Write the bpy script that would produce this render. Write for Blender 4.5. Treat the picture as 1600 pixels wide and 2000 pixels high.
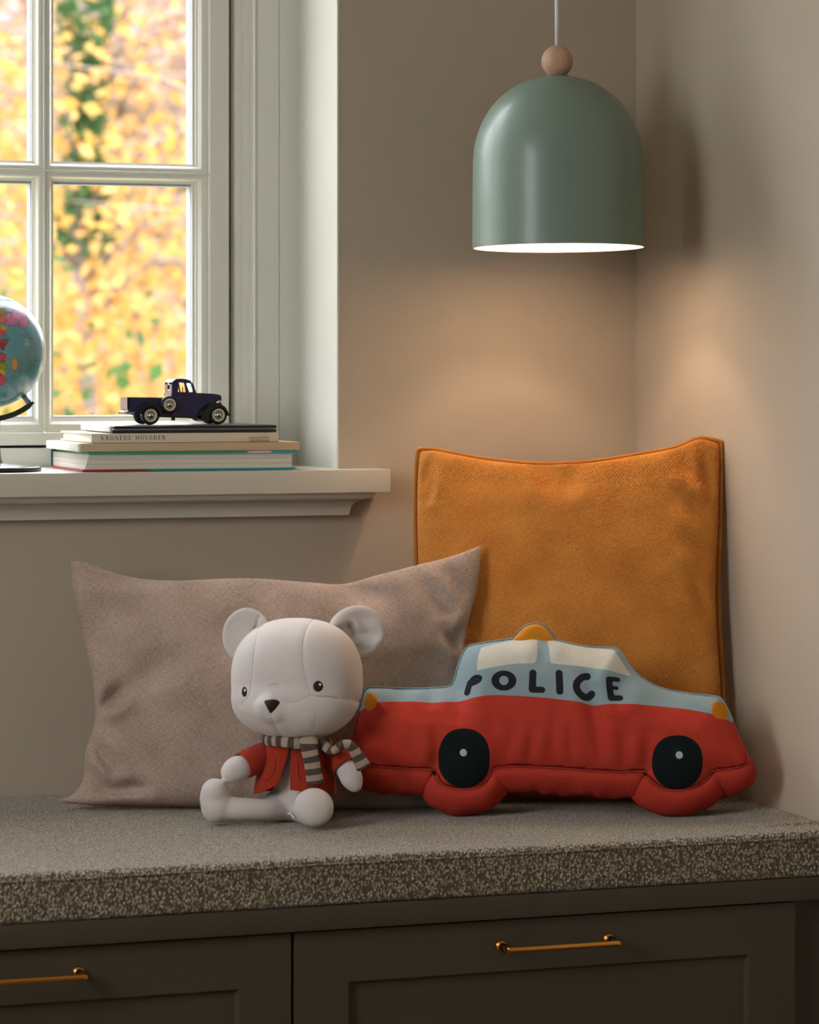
import bpy, bmesh, math, random
import numpy as np
from mathutils import Vector, Matrix, noise
from mathutils.bvhtree import BVHTree
from mathutils.geometry import delaunay_2d_cdt

random.seed(7); rng = np.random.default_rng(7)
for o in list(bpy.data.objects): bpy.data.objects.remove(o)
SC = bpy.context.scene
COL = SC.collection
PI = math.pi

# ------------------------------------------------------------------ camera
TH = math.atan(0.345)                       # yaw of the view against the window wall
FPX = 6000.0
CAMP = Vector((-1.979, -4.606, 1.149))
FW = Vector((math.sin(TH), math.cos(TH), 0)); RT = Vector((math.cos(TH), -math.sin(TH), 0))
cam = bpy.data.cameras.new('camera'); camo = bpy.data.objects.new('camera', cam); COL.objects.link(camo)
camo.location = CAMP; camo.rotation_euler = (PI/2, 0, -TH)
cam.sensor_fit = 'HORIZONTAL'; cam.sensor_width = 36; cam.lens = FPX*36/1600; cam.shift_y = -0.175
cam.clip_start = .05; cam.clip_end = 200
cam.dof.use_dof = True; cam.dof.focus_distance = 4.5; cam.dof.aperture_fstop = 135/1000/0.021
SC.camera = camo
# ------------------------------------------------------------------ exposure
SC.view_settings.view_transform = 'Standard'; SC.view_settings.look = 'None'
SC.view_settings.gamma = 1; SC.view_settings.use_curve_mapping = False
SC.view_settings.exposure = 0.0
# ------------------------------------------------------------------ sky (overcast daylight)
wd = bpy.data.worlds.new('overcast_sky'); SC.world = wd; wd.use_nodes = True
# overcast sky: about three times brighter overhead than at the horizon
_n = wd.node_tree.nodes; _l = wd.node_tree.links
_tc = _n.new('ShaderNodeTexCoord'); _sp = _n.new('ShaderNodeSeparateXYZ'); _l.new(_tc.outputs['Generated'], _sp.inputs[0])
_mx = _n.new('ShaderNodeMath'); _mx.operation = 'MAXIMUM'; _l.new(_sp.outputs[2], _mx.inputs[0]); _mx.inputs[1].default_value = 0
_ma = _n.new('ShaderNodeMath'); _ma.operation = 'MULTIPLY_ADD'; _l.new(_mx.outputs[0], _ma.inputs[0]); _ma.inputs[1].default_value = 13.5; _ma.inputs[2].default_value = 6.5
_n['Background'].inputs[0].default_value = (.93, .96, 1.0, 1); _l.new(_ma.outputs[0], _n['Background'].inputs[1])

def area(name, loc, target, sx, sy, power, col, spread=PI):
    l = bpy.data.lights.new(name, 'AREA'); l.shape = 'RECTANGLE'; l.size = sx; l.size_y = sy
    l.energy = power; l.color = col; l.spread = spread
    o = bpy.data.objects.new(name, l); COL.objects.link(o); o.location = loc
    o.rotation_euler = (Vector(target)-Vector(loc)).to_track_quat('-Z', 'Y').to_euler()
    return o
# daylight entering by the window in the left wall and by the window over the sill
area('side_window_daylight', (-3.15, -2.15, 1.75), (0, -.6, 1.15), .85, 1.5, 10.5, (1, .985, .96))
area('rear_fill_light', (-2.1, -5.4, 1.7), (-1.2, 0, 1.0), 1.6, 1.3, 2.5, (1, .975, .95))  # added weak fill from behind the camera; that wall has no window
po_ = area('sill_window_portal', (-1.32, .31, 1.72), (-1.32, -1, 1.72), 1.6, 1.44, 1, (1, 1, 1)); po_.data.cycles.is_portal = True

# ------------------------------------------------------------------ helpers
def W(px, py, t):
    u = (px-800)/FPX; v = (720-py)/FPX
    return CAMP + (FW + RT*u + Vector((0, 0, v)))*t
def ray(px, py):
    return FW + RT*((px-800)/FPX) + Vector((0, 0, (720-py)/FPX))
def atY(px, py, Y):
    d = ray(px, py); return CAMP + d*((Y-CAMP.y)/d.y)
def XY(px, Y): return atY(px, 720, Y).x
def atZ(px, py, Z):
    d = ray(px, py); return CAMP + d*((Z-CAMP.z)/d.z)
def s2l(c):
    def f(x):
        x /= 255.
        return x/12.92 if x <= .04045 else ((x+.055)/1.055)**2.4
    return (f(c[0]), f(c[1]), f(c[2]), 1)
def tag(o, label=None, cat=None, group=None, kind=None):
    for k, v in (('label', label), ('category', cat), ('group', group), ('kind', kind)):
        if v: o[k] = v
    return o
def thing(name, loc, label=None, cat=None, group=None, kind=None):
    o = bpy.data.objects.new(name, None); COL.objects.link(o); o.location = loc; o.empty_display_size = .05
    return tag(o, label, cat, group, kind)
def origin_of(o):
    v = Vector((0, 0, 0))
    while o is not None: v += Vector(o.location); o = o.parent
    return v
def link(name, me, mat, parent=None, smooth=True, org=None):
    """mesh given in room coordinates; becomes one object, child of parent"""
    o = bpy.data.objects.new(name, me); COL.objects.link(o)
    base = origin_of(parent) if parent else Vector((0, 0, 0))
    if org is None: org = base
    me.transform(Matrix.Translation(-Vector(org)))
    o.location = Vector(org)-base; o.parent = parent
    if mat:
        for m in (mat if isinstance(mat, list) else [mat]): me.materials.append(m)
    if smooth: me.shade_smooth()
    return o
def mesh(name, vs, fs, mat, parent=None, smooth=True, uv=None, org=None, attrs=None, mi=None):
    me = bpy.data.meshes.new(name); me.from_pydata([tuple(v) for v in vs], [], fs); me.validate(); me.update()
    if uv is not None:
        l = me.uv_layers.new(name='UVMap'); idx = np.zeros(len(me.loops), dtype=np.int32)
        me.loops.foreach_get('vertex_index', idx); l.data.foreach_set('uv', np.asarray(uv, dtype=np.float32)[idx].ravel())
    if attrs:
        for k, a in attrs.items():
            a = np.asarray(a, dtype=np.float32)
            if a.ndim == 2:
                at = me.attributes.new(k, 'FLOAT_COLOR', 'POINT'); at.data.foreach_set('color', a.ravel())
            else:
                at = me.attributes.new(k, 'FLOAT', 'POINT'); at.data.foreach_set('value', a)
    if mi is not None: me.polygons.foreach_set('material_index', mi)
    return link(name, me, mat, parent, smooth, org)
def bm_link(name, bm, mat, parent=None, smooth=False, bevel=0, seg=2, org=None):
    if bevel:
        bmesh.ops.bevel(bm, geom=[e for e in bm.edges if len(e.link_faces) == 2 and e.calc_face_angle(0) > .5],
                        offset=bevel, segments=seg, affect='EDGES', profile=.6, clamp_overlap=True)
    bmesh.ops.recalc_face_normals(bm, faces=bm.faces)
    me = bpy.data.meshes.new(name); bm.to_mesh(me); bm.free()
    o = link(name, me, mat, parent, smooth, org)
    if bevel or smooth:
        me.shade_smooth(); me.set_sharp_from_angle(angle=math.radians(40))
    return o
def add_box(bm, x0, x1, y0, y1, z0, z1):
    r = bmesh.ops.create_cube(bm, size=1)
    for v in r['verts']:
        v.co = Vector((x0+(v.co.x+.5)*(x1-x0), y0+(v.co.y+.5)*(y1-y0), z0+(v.co.z+.5)*(z1-z0)))
    return r['verts']
def box(name, x0, x1, y0, y1, z0, z1, mat, parent=None, bevel=0, seg=2):
    bm = bmesh.new(); add_box(bm, x0, x1, y0, y1, z0, z1); return bm_link(name, bm, mat, parent, bevel=bevel, seg=seg)
def add_prism(bm, prof, a, b, axis=0):
    """closed profile extruded along an axis; profile coords = the other two axes in order"""
    n = len(prof); V = []
    for s in (a, b):
        for p in prof:
            c = list(p); c.insert(axis, s); V.append(bm.verts.new(c))
    for i in range(n): bm.faces.new((V[i], V[(i+1) % n], V[n+(i+1) % n], V[n+i]))
    bm.faces.new(V[:n]); bm.faces.new(V[n:])
def lathe(prof, center, n=64, axis='z'):
    vs = []; fs = []
    for i in range(n):
        a = 2*PI*i/n
        for r, h in prof:
            p = (r*math.cos(a), r*math.sin(a), h)
            if axis == 'y': p = (p[0], p[2], p[1])
            vs.append(Vector(center)+Vector(p))
    m = len(prof)
    for i in range(n):
        for j in range(m-1):
            k = (i+1) % n; f = (i*m+j, k*m+j, k*m+j+1, i*m+j+1)
            fs.append(f if axis == 'z' else f[::-1])
    return vs, fs
def catmull(pts, k=8, closed=False):
    P = [np.array(p, float) for p in pts]; n = len(P); out = []
    for i in range(n if closed else n-1):
        if closed: a, b, c, d = P[(i-1) % n], P[i], P[(i+1) % n], P[(i+2) % n]
        else: a, b, c, d = P[max(i-1, 0)], P[i], P[i+1], P[min(i+2, n-1)]
        for j in range(k):
            t = j/k
            out.append(.5*((2*b)+(-a+c)*t+(2*a-5*b+4*c-d)*t*t+(-a+3*b-3*c+d)*t**3))
    if not closed: out.append(P[-1])
    return np.array(out)
def tube(pts, rad, n=8, closed=False, caps=True):
    """round tube through points; rad number or list"""
    P = [Vector(p) for p in pts]; m = len(P); vs = []; fs = []
    R = [rad]*m if not hasattr(rad, '__len__') else rad
    up = Vector((0, 0, 1)); prev = None
    for i in range(m):
        if closed: t = P[(i+1) % m]-P[(i-1) % m]
        else: t = P[min(i+1, m-1)]-P[max(i-1, 0)]
        t.normalize()
        if prev is None:
            a = t.cross(up)
            if a.length < .1: a = t.cross(Vector((1, 0, 0)))
        else: a = prev - t*prev.dot(t)
        a.normalize(); prev = a; b = t.cross(a)
        for j in range(n):
            w = 2*PI*j/n; vs.append(P[i]+(a*math.cos(w)+b*math.sin(w))*R[i])
    for i in range(m if closed else m-1):
        for j in range(n):
            k = (i+1) % m; l = (j+1) % n
            fs.append((i*n+j, i*n+l, k*n+l, k*n+j))
    if caps and not closed:
        fs.append(tuple(range(n))[::-1]); fs.append(tuple(range((m-1)*n, m*n)))
    return vs, fs
def merge(parts):
    V = []; F = []
    for vs, fs in parts:
        o = len(V); V += list(vs); F += [tuple(i+o for i in f) for f in fs]
    return V, F

# ------------------------------------------------------------------ materials
class NT:
    def __init__(s, name):
        s.m = bpy.data.materials.new(name); s.m.use_nodes = True; s.t = s.m.node_tree
        s.b = s.t.nodes['Principled BSDF']; s.n = s.t.nodes; s.l = s.t.links
    def node(s, ty, ins=None, **kw):
        n = s.n.new(ty)
        for k, v in kw.items(): setattr(n, k, v)
        for k, v in (ins or {}).items(): s.put(n.inputs[k], v)
        return n
    def put(s, inp, v):
        if isinstance(v, bpy.types.NodeSocket): s.l.new(v, inp)
        else: inp.default_value = v
    def math(s, op, a, b=0, c=0, clamp=False):
        n = s.n.new('ShaderNodeMath'); n.operation = op; n.use_clamp = clamp
        s.put(n.inputs[0], a); s.put(n.inputs[1], b); s.put(n.inputs[2], c); return n.outputs[0]
    def mix(s, f, a, b, bt='MIX'):
        n = s.n.new('ShaderNodeMix'); n.data_type = 'RGBA'; n.blend_type = bt
        s.put(n.inputs[0], f); s.put(n.inputs[6], a); s.put(n.inputs[7], b); return n.outputs[2]
    def ramp(s, f, stops):
        n = s.n.new('ShaderNodeValToRGB'); s.put(n.inputs[0], f); e = n.color_ramp.elements
        while len(e) < len(stops): e.new(.5)
        for i, (p, c) in enumerate(stops): e[i].position = p; e[i].color = c
        return n.outputs[0]
    def noise(s, scale, detail=2, vec=None, rough=.5):
        n = s.node('ShaderNodeTexNoise', {'Scale': scale, 'Detail': detail, 'Roughness': rough})
        if vec: s.put(n.inputs['Vector'], vec)
        return n.outputs[0]
    def bump(s, h, strength=.3, dist=.001, nrm=None):
        n = s.node('ShaderNodeBump', {'Height': h, 'Strength': strength, 'Distance': dist})
        if nrm: s.put(n.inputs['Normal'], nrm)
        s.l.new(n.outputs[0], s.b.inputs['Normal']); return n.outputs[0]
    def obj(s): return s.node('ShaderNodeTexCoord').outputs['Object']
    def uv(s): return s.node('ShaderNodeTexCoord').outputs['UV']
    def base(s, c, rough=.5, spec=.5, metal=0):
        s.put(s.b.inputs['Base Color'], c); s.put(s.b.inputs['Roughness'], rough)
        s.b.inputs['Specular IOR Level'].default_value = spec; s.b.inputs['Metallic'].default_value = metal
def simple(name, c, rough=.5, spec=.5, metal=0, nscale=0, nstr=.1, ndist=.0005, coat=0, var=0):
    m = NT(name); col = s2l(c)
    if var:
        d = tuple(x*(1-var) for x in col[:3])+(1,)
        col = m.mix(m.noise(9, 3, m.obj()), d, col)
    m.base(col, rough, spec, metal)
    if nscale: m.bump(m.noise(nscale, 3, m.obj()), nstr, ndist)
    if coat: m.b.inputs['Coat Weight'].default_value = coat; m.b.inputs['Coat Roughness'].default_value = .05
    return m.m
def woven(name, c_hi, c_lo, pitch_x, pitch_y, strength=.5, dist=.0006, rough=.95, sheen=.3, slub=.6, colfn=None, shcol=None):
    """plain weave: threads along U and V, with slubs"""
    m = NT(name); uv = m.uv(); sp = m.node('ShaderNodeSeparateXYZ', {0: uv}); x, y = sp.outputs[0], sp.outputs[1]
    w = m.noise(60, 2, uv); wx = m.math('MULTIPLY_ADD', w, .0022, x); wy = m.math('MULTIPLY_ADD', w, .0022, y)
    sx = m.math('SINE', m.math('MULTIPLY', wx, 2*PI/pitch_x)); sy = m.math('SINE', m.math('MULTIPLY', wy, 2*PI/pitch_y))
    weave = m.math('MULTIPLY_ADD', m.math('MULTIPLY', sx, sy), .5, .5)
    mp1 = m.node('ShaderNodeMapping', {'Vector': uv, 'Scale': (150, 1300, 1)}); n1 = m.noise(1, 2, mp1.outputs[0])
    mp2 = m.node('ShaderNodeMapping', {'Vector': uv, 'Scale': (1300, 150, 1)}); n2 = m.noise(1, 2, mp2.outputs[0])
    sl = m.math('ADD', m.math('MULTIPLY', n1, .5), m.math('MULTIPLY', n2, .5))
    f = m.math('ADD', m.math('MULTIPLY', weave, 1-slub), m.math('MULTIPLY', m.math('MULTIPLY_ADD', sl, 3.2, -1.1), slub), clamp=True)
    if colfn: hi, lo = colfn(m)
    else: hi, lo = s2l(c_hi), s2l(c_lo)
    pt = m.noise(14, 3, uv)
    f = m.math('ADD', f, m.math('ADD', m.math('MULTIPLY_ADD', pt, .7, -.35), m.math('MULTIPLY_ADD', m.noise(520, 2, uv), .9, -.45)), clamp=True)
    m.base(m.mix(f, lo, hi), rough, .15)
    m.b.inputs['Sheen Weight'].default_value = sheen; m.b.inputs['Sheen Roughness'].default_value = .5
    if shcol: m.b.inputs['Sheen Tint'].default_value = s2l(shcol)
    m.bump(m.math('ADD', weave, m.math('MULTIPLY', sl, 1.2)), strength, dist)
    return m.m

M = {}
m = NT('beige_wall_paint'); o_ = m.obj()
m.base(m.mix(m.noise(1.3, 2, o_), s2l((179, 166, 149)), s2l((184, 171, 154))), .72, .3)
m.bump(m.math('ADD', m.noise(260, 2, o_), m.math('MULTIPLY', m.noise(38, 3, o_), 1.5)), .25, .0006); M['wall'] = m.m
M['white'] = simple('white_gloss_paint', (222, 221, 211), .33, .5, nscale=90, nstr=.05)
M['reveal'] = simple('white_reveal_plaster', (208, 207, 197), .6, .3, nscale=120, nstr=.1)
M['sillpaint'] = simple('off_white_sill_paint', (202, 197, 184), .38, .5, nscale=90, nstr=.05)
M['gap_shade'] = simple('black_gap_shade', (10, 10, 8), .9)  # near-black colour standing in for the shade in the sash gap
M['cab'] = simple('olive_brown_cabinet_paint', (72, 65, 52), .42, .4, nscale=120, nstr=.06)
M['dark'] = simple('dark_recess', (24, 22, 18), .8)
M['brass'] = simple('polished_brass', (222, 158, 78), .24, .5, 1)
M['floor'] = simple('oak_floor', (112, 90, 68), .5, var=.3)
M['ceil'] = simple('white_ceiling_paint', (225, 222, 212), .8)
m = NT('window_glass'); m.n.remove(m.b)
tr = m.node('ShaderNodeBsdfTransparent'); gl = m.node('ShaderNodeBsdfGlossy', {'Roughness': .01})
lw = m.node('ShaderNodeLayerWeight').outputs['Facing']
ms = m.node('ShaderNodeMixShader', {0: m.math('MULTIPLY_ADD', m.math('POWER', lw, 5), .6, .035), 1: tr.outputs[0], 2: gl.outputs[0]})
m.l.new(ms.outputs[0], m.n['Material Output'].inputs[0]); M['glass'] = m.m

# ------------------------------------------------------------------ room shell
XR = XY(663, 0)            # window reveal edge
ZS = .992                  # top of the sill
WX0, WZ1, WD = XR-1.62, 2.44, .30
ROOMX0, ROOMY0, H = -3.3, -5.6, 2.75
def S(name, bm, mat, parent=None, **k):
    o = bm_link(name, bm, mat, parent, **k)
    if parent is None: o['kind'] = 'structure'
    return o
bm = bmesh.new()
add_box(bm, XR, .16, 0, WD, 0, H); add_box(bm, ROOMX0-.16, WX0, 0, WD, 0, H)
add_box(bm, WX0, XR, 0, WD, 0, ZS-.03); add_box(bm, WX0, XR, 0, WD, WZ1, H)
S('wall_back', bm, M['wall'])
bm = bmesh.new(); add_box(bm, 0, .16, ROOMY0, 0, 0, H); S('wall_right', bm, M['wall'])
bm = bmesh.new(); y0, y1, z0, z1 = -2.7, -1.6, .95, 2.5
add_box(bm, ROOMX0-.16, ROOMX0, ROOMY0, y0, 0, H); add_box(bm, ROOMX0-.16, ROOMX0, y1, 0, 0, H)
add_box(bm, ROOMX0-.16, ROOMX0, y0, y1, 0, z0); add_box(bm, ROOMX0-.16, ROOMX0, y0, y1, z1, H); S('wall_left', bm, M['wall'])
bm = bmesh.new(); add_box(bm, ROOMX0-.16, .16, ROOMY0-.16, ROOMY0, 0, H); S('wall_front', bm, M['wall'])
bm = bmesh.new(); add_box(bm, ROOMX0-.16, .16, ROOMY0-.16, WD, -.1, 0); S('floor', bm, M['floor'])
bm = bmesh.new(); add_box(bm, ROOMX0-.16, .16, ROOMY0-.16, WD, H, H+.1); S('ceiling', bm, M['ceil'])
# second window (left wall, out of frame)
w2 = thing('window_2', (ROOMX0-.08, -2.15, .95), kind='structure')
bm = bmesh.new()
for a, b, c, d in ((-2.1, -2.03, .95, 2.5), (-1.07, -1.0, .95, 2.5), (-2.03, -1.07, .95, 1.02), (-2.03, -1.07, 2.43, 2.5), (-1.57, -1.53, 1.02, 2.43), (-2.03, -1.57, 1.7, 1.73), (-1.53, -1.07, 1.7, 1.73)):
    add_box(bm, ROOMX0-.1, ROOMX0-.04, a-.6, b-.6, c, d)
bm_link('window_frame', bm, M['white'], w2, bevel=.003)

# ------------------------------------------------------------------ window over the sill
YF = .215                                           # room-side face of the window frame
win = thing('window_1', (-1.3, YF, ZS), kind='structure')
# plastered white reveal linings
bm = bmesh.new(); add_box(bm, XR-.004, XR-.0005, -.001, YF+.02, ZS-.002, WZ1); bm_link('reveal_lining', bm, M['reveal'], win)
bm = bmesh.new(); add_box(bm, WX0+.0005, WX0+.004, -.001, YF+.02, ZS-.002, WZ1); bm_link('reveal_lining', bm, M['reveal'], win)
bm = bmesh.new(); add_box(bm, WX0+.004, XR-.004, -.001, YF+.02, WZ1-.004, WZ1-.0005); bm_link('reveal_lining', bm, M['reveal'], win)
def xw(px): return XY(px, YF)
def zw(px, py): return atY(px, py, YF).z
# frame jamb profile (x, y) : flat board | groove | flat | ogee | gap
xa, xb, xc = xw(455), xw(545), XR-.004
def jamb_prof(sgn, x_out):
    # distance from outer edge inwards, depth towards the outside
    w = xc-xa
    P = [(0, .0), (w-(xb-xa)-.0012, .0), (w-(xb-xa)-.0006, .0035), (w-(xb-xa), .0), (w-.040, .0), (w-.0385, -.003), (w-.036, -.0045), (w-.0335, -.003), (w-.032, .003),
         (w-.0295, .0065), (w-.024, .008), (w-.020, .0095), (w-.018, .013), (w-.010, .0145), (w-.004, .018), (w, .026), (w, .085), (0, .085)]
    return [(x_out - sgn*a, YF+b) for a, b in P]
for sgn, x_out in ((1, xc), (-1, WX0+.004)):
    bm = bmesh.new(); add_prism(bm, jamb_prof(sgn, x_out), ZS, WZ1-.004, axis=2)
    o = bm_link('frame_jamb', bm, M['white'], win); o.data.shade_smooth(); o.data.set_sharp_from_angle(angle=.6)
zgap1 = zw(60, 875); zgap0 = zw(60, 870)
box('bottom_rail', WX0+.08, xa+.0005, YF-.002, YF+.085, ZS, zgap1, M['white'], win, .0015)
box('top_rail', WX0+.08, xa+.0005, YF, YF+.085, WZ1-.07, WZ1-.004, M['white'], win, .0015)
XM = (WX0+.08+xa)/2
def sash(x0, x1, name):
    """casement with 2 x 3 panes; x1 = right outer edge"""
    rt = thing(name, (0, 0, 0)); rt.parent = win; rt.location = Vector(((x0+x1)/2, YF, zgap0))-Vector(win.location)
    st = xw(449)-xw(381)                              # stile width incl. moulding
    st_flat = xw(449)-xw(411)
    zb = zw(110, 813.5)                               # bottom of lowest glass
    ph = zw(240, 356)-zb                              # pane height
    mw = xw(108)-xw(66); mh = zw(110, 314.5)-zw(110, 354)
    rows = 3; zt = zb+rows*ph+(rows-1)*mh
    zo1 = zt+st
    gx0, gx1 = x0+st, x1-st; pw = (gx1-gx0-mw)/2
    Y0, Y1 = YF+.004, YF+.064
    # flat frame members
    def mem(n, a, b, c, d):
        box(n, a, b, Y0, Y1, c, d, M['white'], rt, .0015)
    mem('stile', x0, x0+st_flat, zgap0, zo1); mem('stile', x1-st_flat, x1, zgap0, zo1)
    mem('rail', x0+st_flat, x1-st_flat, zgap0, zb-(st-st_flat)); mem('rail', x0+st_flat, x1-st_flat, zt+(st-st_flat), zo1)
    g = st-st_flat
    # moulded glazing edge: loops around each pane, stepped towards the glass
    def mould(n, ax0, ax1, az0, az1, wx0, wx1, wz0, wz1):
        steps = [(0., .0), (.1, .0018), (.14, .0010), (.2, .0012), (.5, .004), (.72, .010), (.80, .0105), (.82, .014), (1., .015), (1., .019)]
        V = []; F = []
        for s, dpt in steps:
            for (sx, sz) in ((0, 0), (1, 0), (1, 1), (0, 1)):
                V.append(((ax0-wx0*(1-s)) if sx == 0 else (ax1+wx1*(1-s)), Y0+dpt, (az0-wz0*(1-s)) if sz == 0 else (az1+wz1*(1-s))))
        for i in range(len(steps)-1):
            for j in range(4): F.append((i*4+j, i*4+(j+1) % 4, (i+1)*4+(j+1) % 4, (i+1)*4+j))
        o = mesh(n, V, F, M['white'], rt); o.data.set_sharp_from_angle(angle=.45)
        # outer side of the same opening, beyond the glass
        V = []; F = []
        for q, (ix, dpt) in enumerate(((0, .021), (0, .047), (-.001, .050))):
            for (sx, sz) in ((0, 0), (1, 0), (1, 1), (0, 1)):
                V.append((ax0-.001+ix if sx == 0 else ax1-.001-ix, Y0+dpt, az0+.0005+ix if sz == 0 else az1-.0035-ix))
        for (sx, sz) in ((0, 0), (1, 0), (1, 1), (0, 1)):   # lip up to the inner edge
            V.append((ax0-.001 if sx == 0 else ax1+.001, Y0+.021, az0-.001 if sz == 0 else az1+.001))
        for i in range(2):
            for j in range(4): F.append((i*4+j, i*4+(j+1) % 4, (i+1)*4+(j+1) % 4, (i+1)*4+j))
        for j in range(4): F.append((12+j, 12+(j+1) % 4, (j+1) % 4, j))
        mesh('outer_bead', V, F, M['outer'], rt, smooth=False)
        mesh('pane', [(ax0-.001, Y0+.0195, az0-.001), (ax1+.001, Y0+.0195, az0-.001), (ax1+.001, Y0+.0195, az1+.001), (ax0-.001, Y0+.0195, az1+.001),
                      (ax0-.001, Y0+.0235, az0-.001), (ax1+.001, Y0+.0235, az0-.001), (ax1+.001, Y0+.0235, az1+.001), (ax0-.001, Y0+.0235, az1+.001)],
             [(0, 1, 2, 3), (4, 7, 6, 5)], M['glass'], rt, smooth=False)
    for r in range(rows):
        a0 = zb+r*(ph+mh); a1 = a0+ph
        for c in range(2):
            b0 = gx0+c*(pw+mw); b1 = b0+pw
            mould('glazing_bead', b0, b1, a0, a1, g if c == 0 else mw/2-.0015, g if c == 1 else mw/2-.0015,
                  g if r == 0 else mh/2-.0015, g if r == rows-1 else mh/2-.0015)
    xm = gx0+pw+mw/2
    bm = bmesh.new()
    add_prism(bm, [(xm-.0035, Y0+.004), (xm-.0015, Y0-.0012), (xm+.0015, Y0-.0012), (xm+.0035, Y0+.004), (xm+.0035, Y1-.004), (xm-.0035, Y1-.004)], zb-g+.001, zt+g-.001, 2)
    bm_link('muntin', bm, M['white'], rt)
    for r in range(1, rows):
        zm = zb+r*ph+(r-.5)*mh
        bm = bmesh.new()
        add_prism(bm, [(Y0+.004, zm-.0035), (Y0-.0010, zm-.0015), (Y0-.0010, zm+.0015), (Y0+.004, zm+.0035), (Y1-.004, zm+.0035), (Y1-.004, zm-.0035)], gx0-g+.001, gx1+g-.001, 0)
        bm_link('muntin', bm, M['white'], rt)
    return zo1
M['outer'] = simple('blue_daylit_outer', (150, 162, 176), .5)  # bluish daylight on the outer sash put into its colour
sx1 = xw(449); stw = xw(449)-xw(381)
pwid = xw(371+9)-xw(108)
sx0 = sx1-2*stw-(xw(108)-xw(66))-2*pwid
zo1 = sash(sx0, sx1, 'casement_sash')
box('mullion', sx0-.06, sx0-.005, YF, YF+.085, zgap1, WZ1-.07, M['white'], win, .002)
sash(sx0-.065-(sx1-sx0), sx0-.065, 'casement_sash')
box('gap_shade', xa-.0075, xa+.0005, YF+.02, YF+.06, zgap1, WZ1-.07, M['gap_shade'], win)  # dark strips paint the shade of the gap round the sash
box('gap_shade', WX0+.085, xa, YF+.012, YF+.06, zgap1-.001, zgap0+.0015, M['gap_shade'], win)
box('frame_filler', WX0+.004, XR-.004, YF+.012, YF+.085, zo1+.004, WZ1-.03, M['white'], win)
# sill board and moulding
SXR = XY(763, -.07)
bm = bmesh.new(); add_box(bm, WX0-.07, SXR, -.07, -.0005, .9565, ZS); add_box(bm, WX0+.001, XR-.001, -.001, YF+.03, .9565, ZS)
sill = bm_link('window_sill', bm, M['sillpaint'], win, bevel=.0012)
cv = [(0.0, .9563), (-.052, .9563), (-.052, .949), (-.049, .946)]
for i in range(9):
    a = i/8*PI/2; cv.append((-.049+.028*(math.sin(a)), .946-.0185*(1-math.cos(a))-.0))
cv += [(-.020, .9245), (-.020, .9195), (0, .9195)]
# moulding with a mitred return at the right end
V = []; F = []
for y, z in cv: V.append((WX0-.05, min(y, -.0005), z))
for y, z in cv: V.append((SXR-.070-y*.95 if y < 0 else SXR-.07, min(y, -.0005), z))
for y, z in cv: V.append((SXR-.070-y*.95 if y < 0 else SXR-.07, -.0005, z))
n = len(cv)
for i in range(n-1): F += [(i, i+1, n+i+1, n+i), (n+i, n+i+1, 2*n+i+1, 2*n+i)]
o = mesh('sill_moulding', V, F, M['sillpaint'], win); o.data.set_sharp_from_angle(angle=.5)

# ------------------------------------------------------------------ built-in bench
YB = -.72; ZT = .50; ZB0 = .437; ZB1 = .4045; BX0 = -2.3
board = box('bench_board', BX0, -.002, YB, -.002, ZB1, ZB0-.0006, M['cab'], None, .0015)
tag(board, 'dark olive painted board running under the grey boucle seat cushion', 'bench board')
YD = YB+.012
XG = XY(571.5, YD); XE = XY(1556, YD)
def cabinet(x0, x1, hx0, hx1, hz, label, hlabel=None):
    r = thing('drawer_cabinet', ((x0+x1)/2, -.36, 0), label, 'cabinet', 'drawer cabinets under the bench')
    bm = bmesh.new(); add_box(bm, x0, x1, YD+.022, -.003, .0, ZB1-.0015); bm_link('carcass', bm, M['dark2'], r)
    dr = thing('drawer', (0, 0, 0)); dr.parent = r; dr.location = Vector(((x0+x1)/2, YD, .08))-Vector(r.location)
    g = .0022; a, b, c, d = x0+g, x1-g, .085, ZB1-.004
    fr = XY(1556, YD)-XY(1466, YD); fr2 = XY(680, YD)-XY(574, YD); ft = ZB1-atY(800, 1908, YD).z
    bm = bmesh.new(); rec = .009
    o_ = [(a, c), (b, c), (b, d), (a, d)]; i_ = [(a+fr2, c+.075), (b-fr, c+.075), (b-fr, d-ft+.003), (a+fr2, d-ft+.003)]
    vo = [bm.verts.new((x, YD, z)) for x, z in o_]; vi = [bm.verts.new((x, YD, z)) for x, z in i_]
    vr = [bm.verts.new((x+(rec*.5 if k in (0, 3) else -rec*.5), YD+rec, z+(rec*.5 if k < 2 else -rec*.5))) for k, (x, z) in enumerate(i_)]
    vb = [bm.verts.new((x, YD+.02, z)) for x, z in o_]
    for k in range(4):
        l = (k+1) % 4
        bm.faces.new((vo[k], vo[l], vi[l], vi[k])); bm.faces.new((vi[k], vi[l], vr[l], vr[k])); bm.faces.new((vb[k], vb[l], vo[l], vo[k]))
    bm.faces.new(vr); bm.faces.new(vb[::-1])
    bm_link('drawer_front', bm, M['cab'], dr, bevel=.0008, seg=1)
    parts = []
    yb = YD-.034; rr = .0041
    path = [(hx0, YD-.001, hz), (hx0, YD-.022, hz), (hx0+.002, YD-.030, hz), (hx0+.010, yb, hz), (hx1-.010, yb, hz), (hx1-.002, YD-.030, hz), (hx1, YD-.022, hz), (hx1, YD-.001, hz)]
    parts.append(tube(catmull(path, 6), rr, 14))
    for hx in (hx0, hx1):
        vs, fs = lathe([(0, -.006), (.0050, -.006), (.0068, -.0052), (.0082, -.003), (.0086, -.0015), (.0086, 0)], (hx, YD, hz), 32, 'y'); parts.append((vs, fs))
        vs, fs = lathe([(0.0055, -.012), (.0055, -.005), (.0068, -.005)], (hx, YD, hz), 24, 'y'); parts.append((vs, fs))
    v, f = merge(parts); h = mesh('handle', v, f, M['brass'], dr); h['label'] = 'slim brass bar handle'
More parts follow.
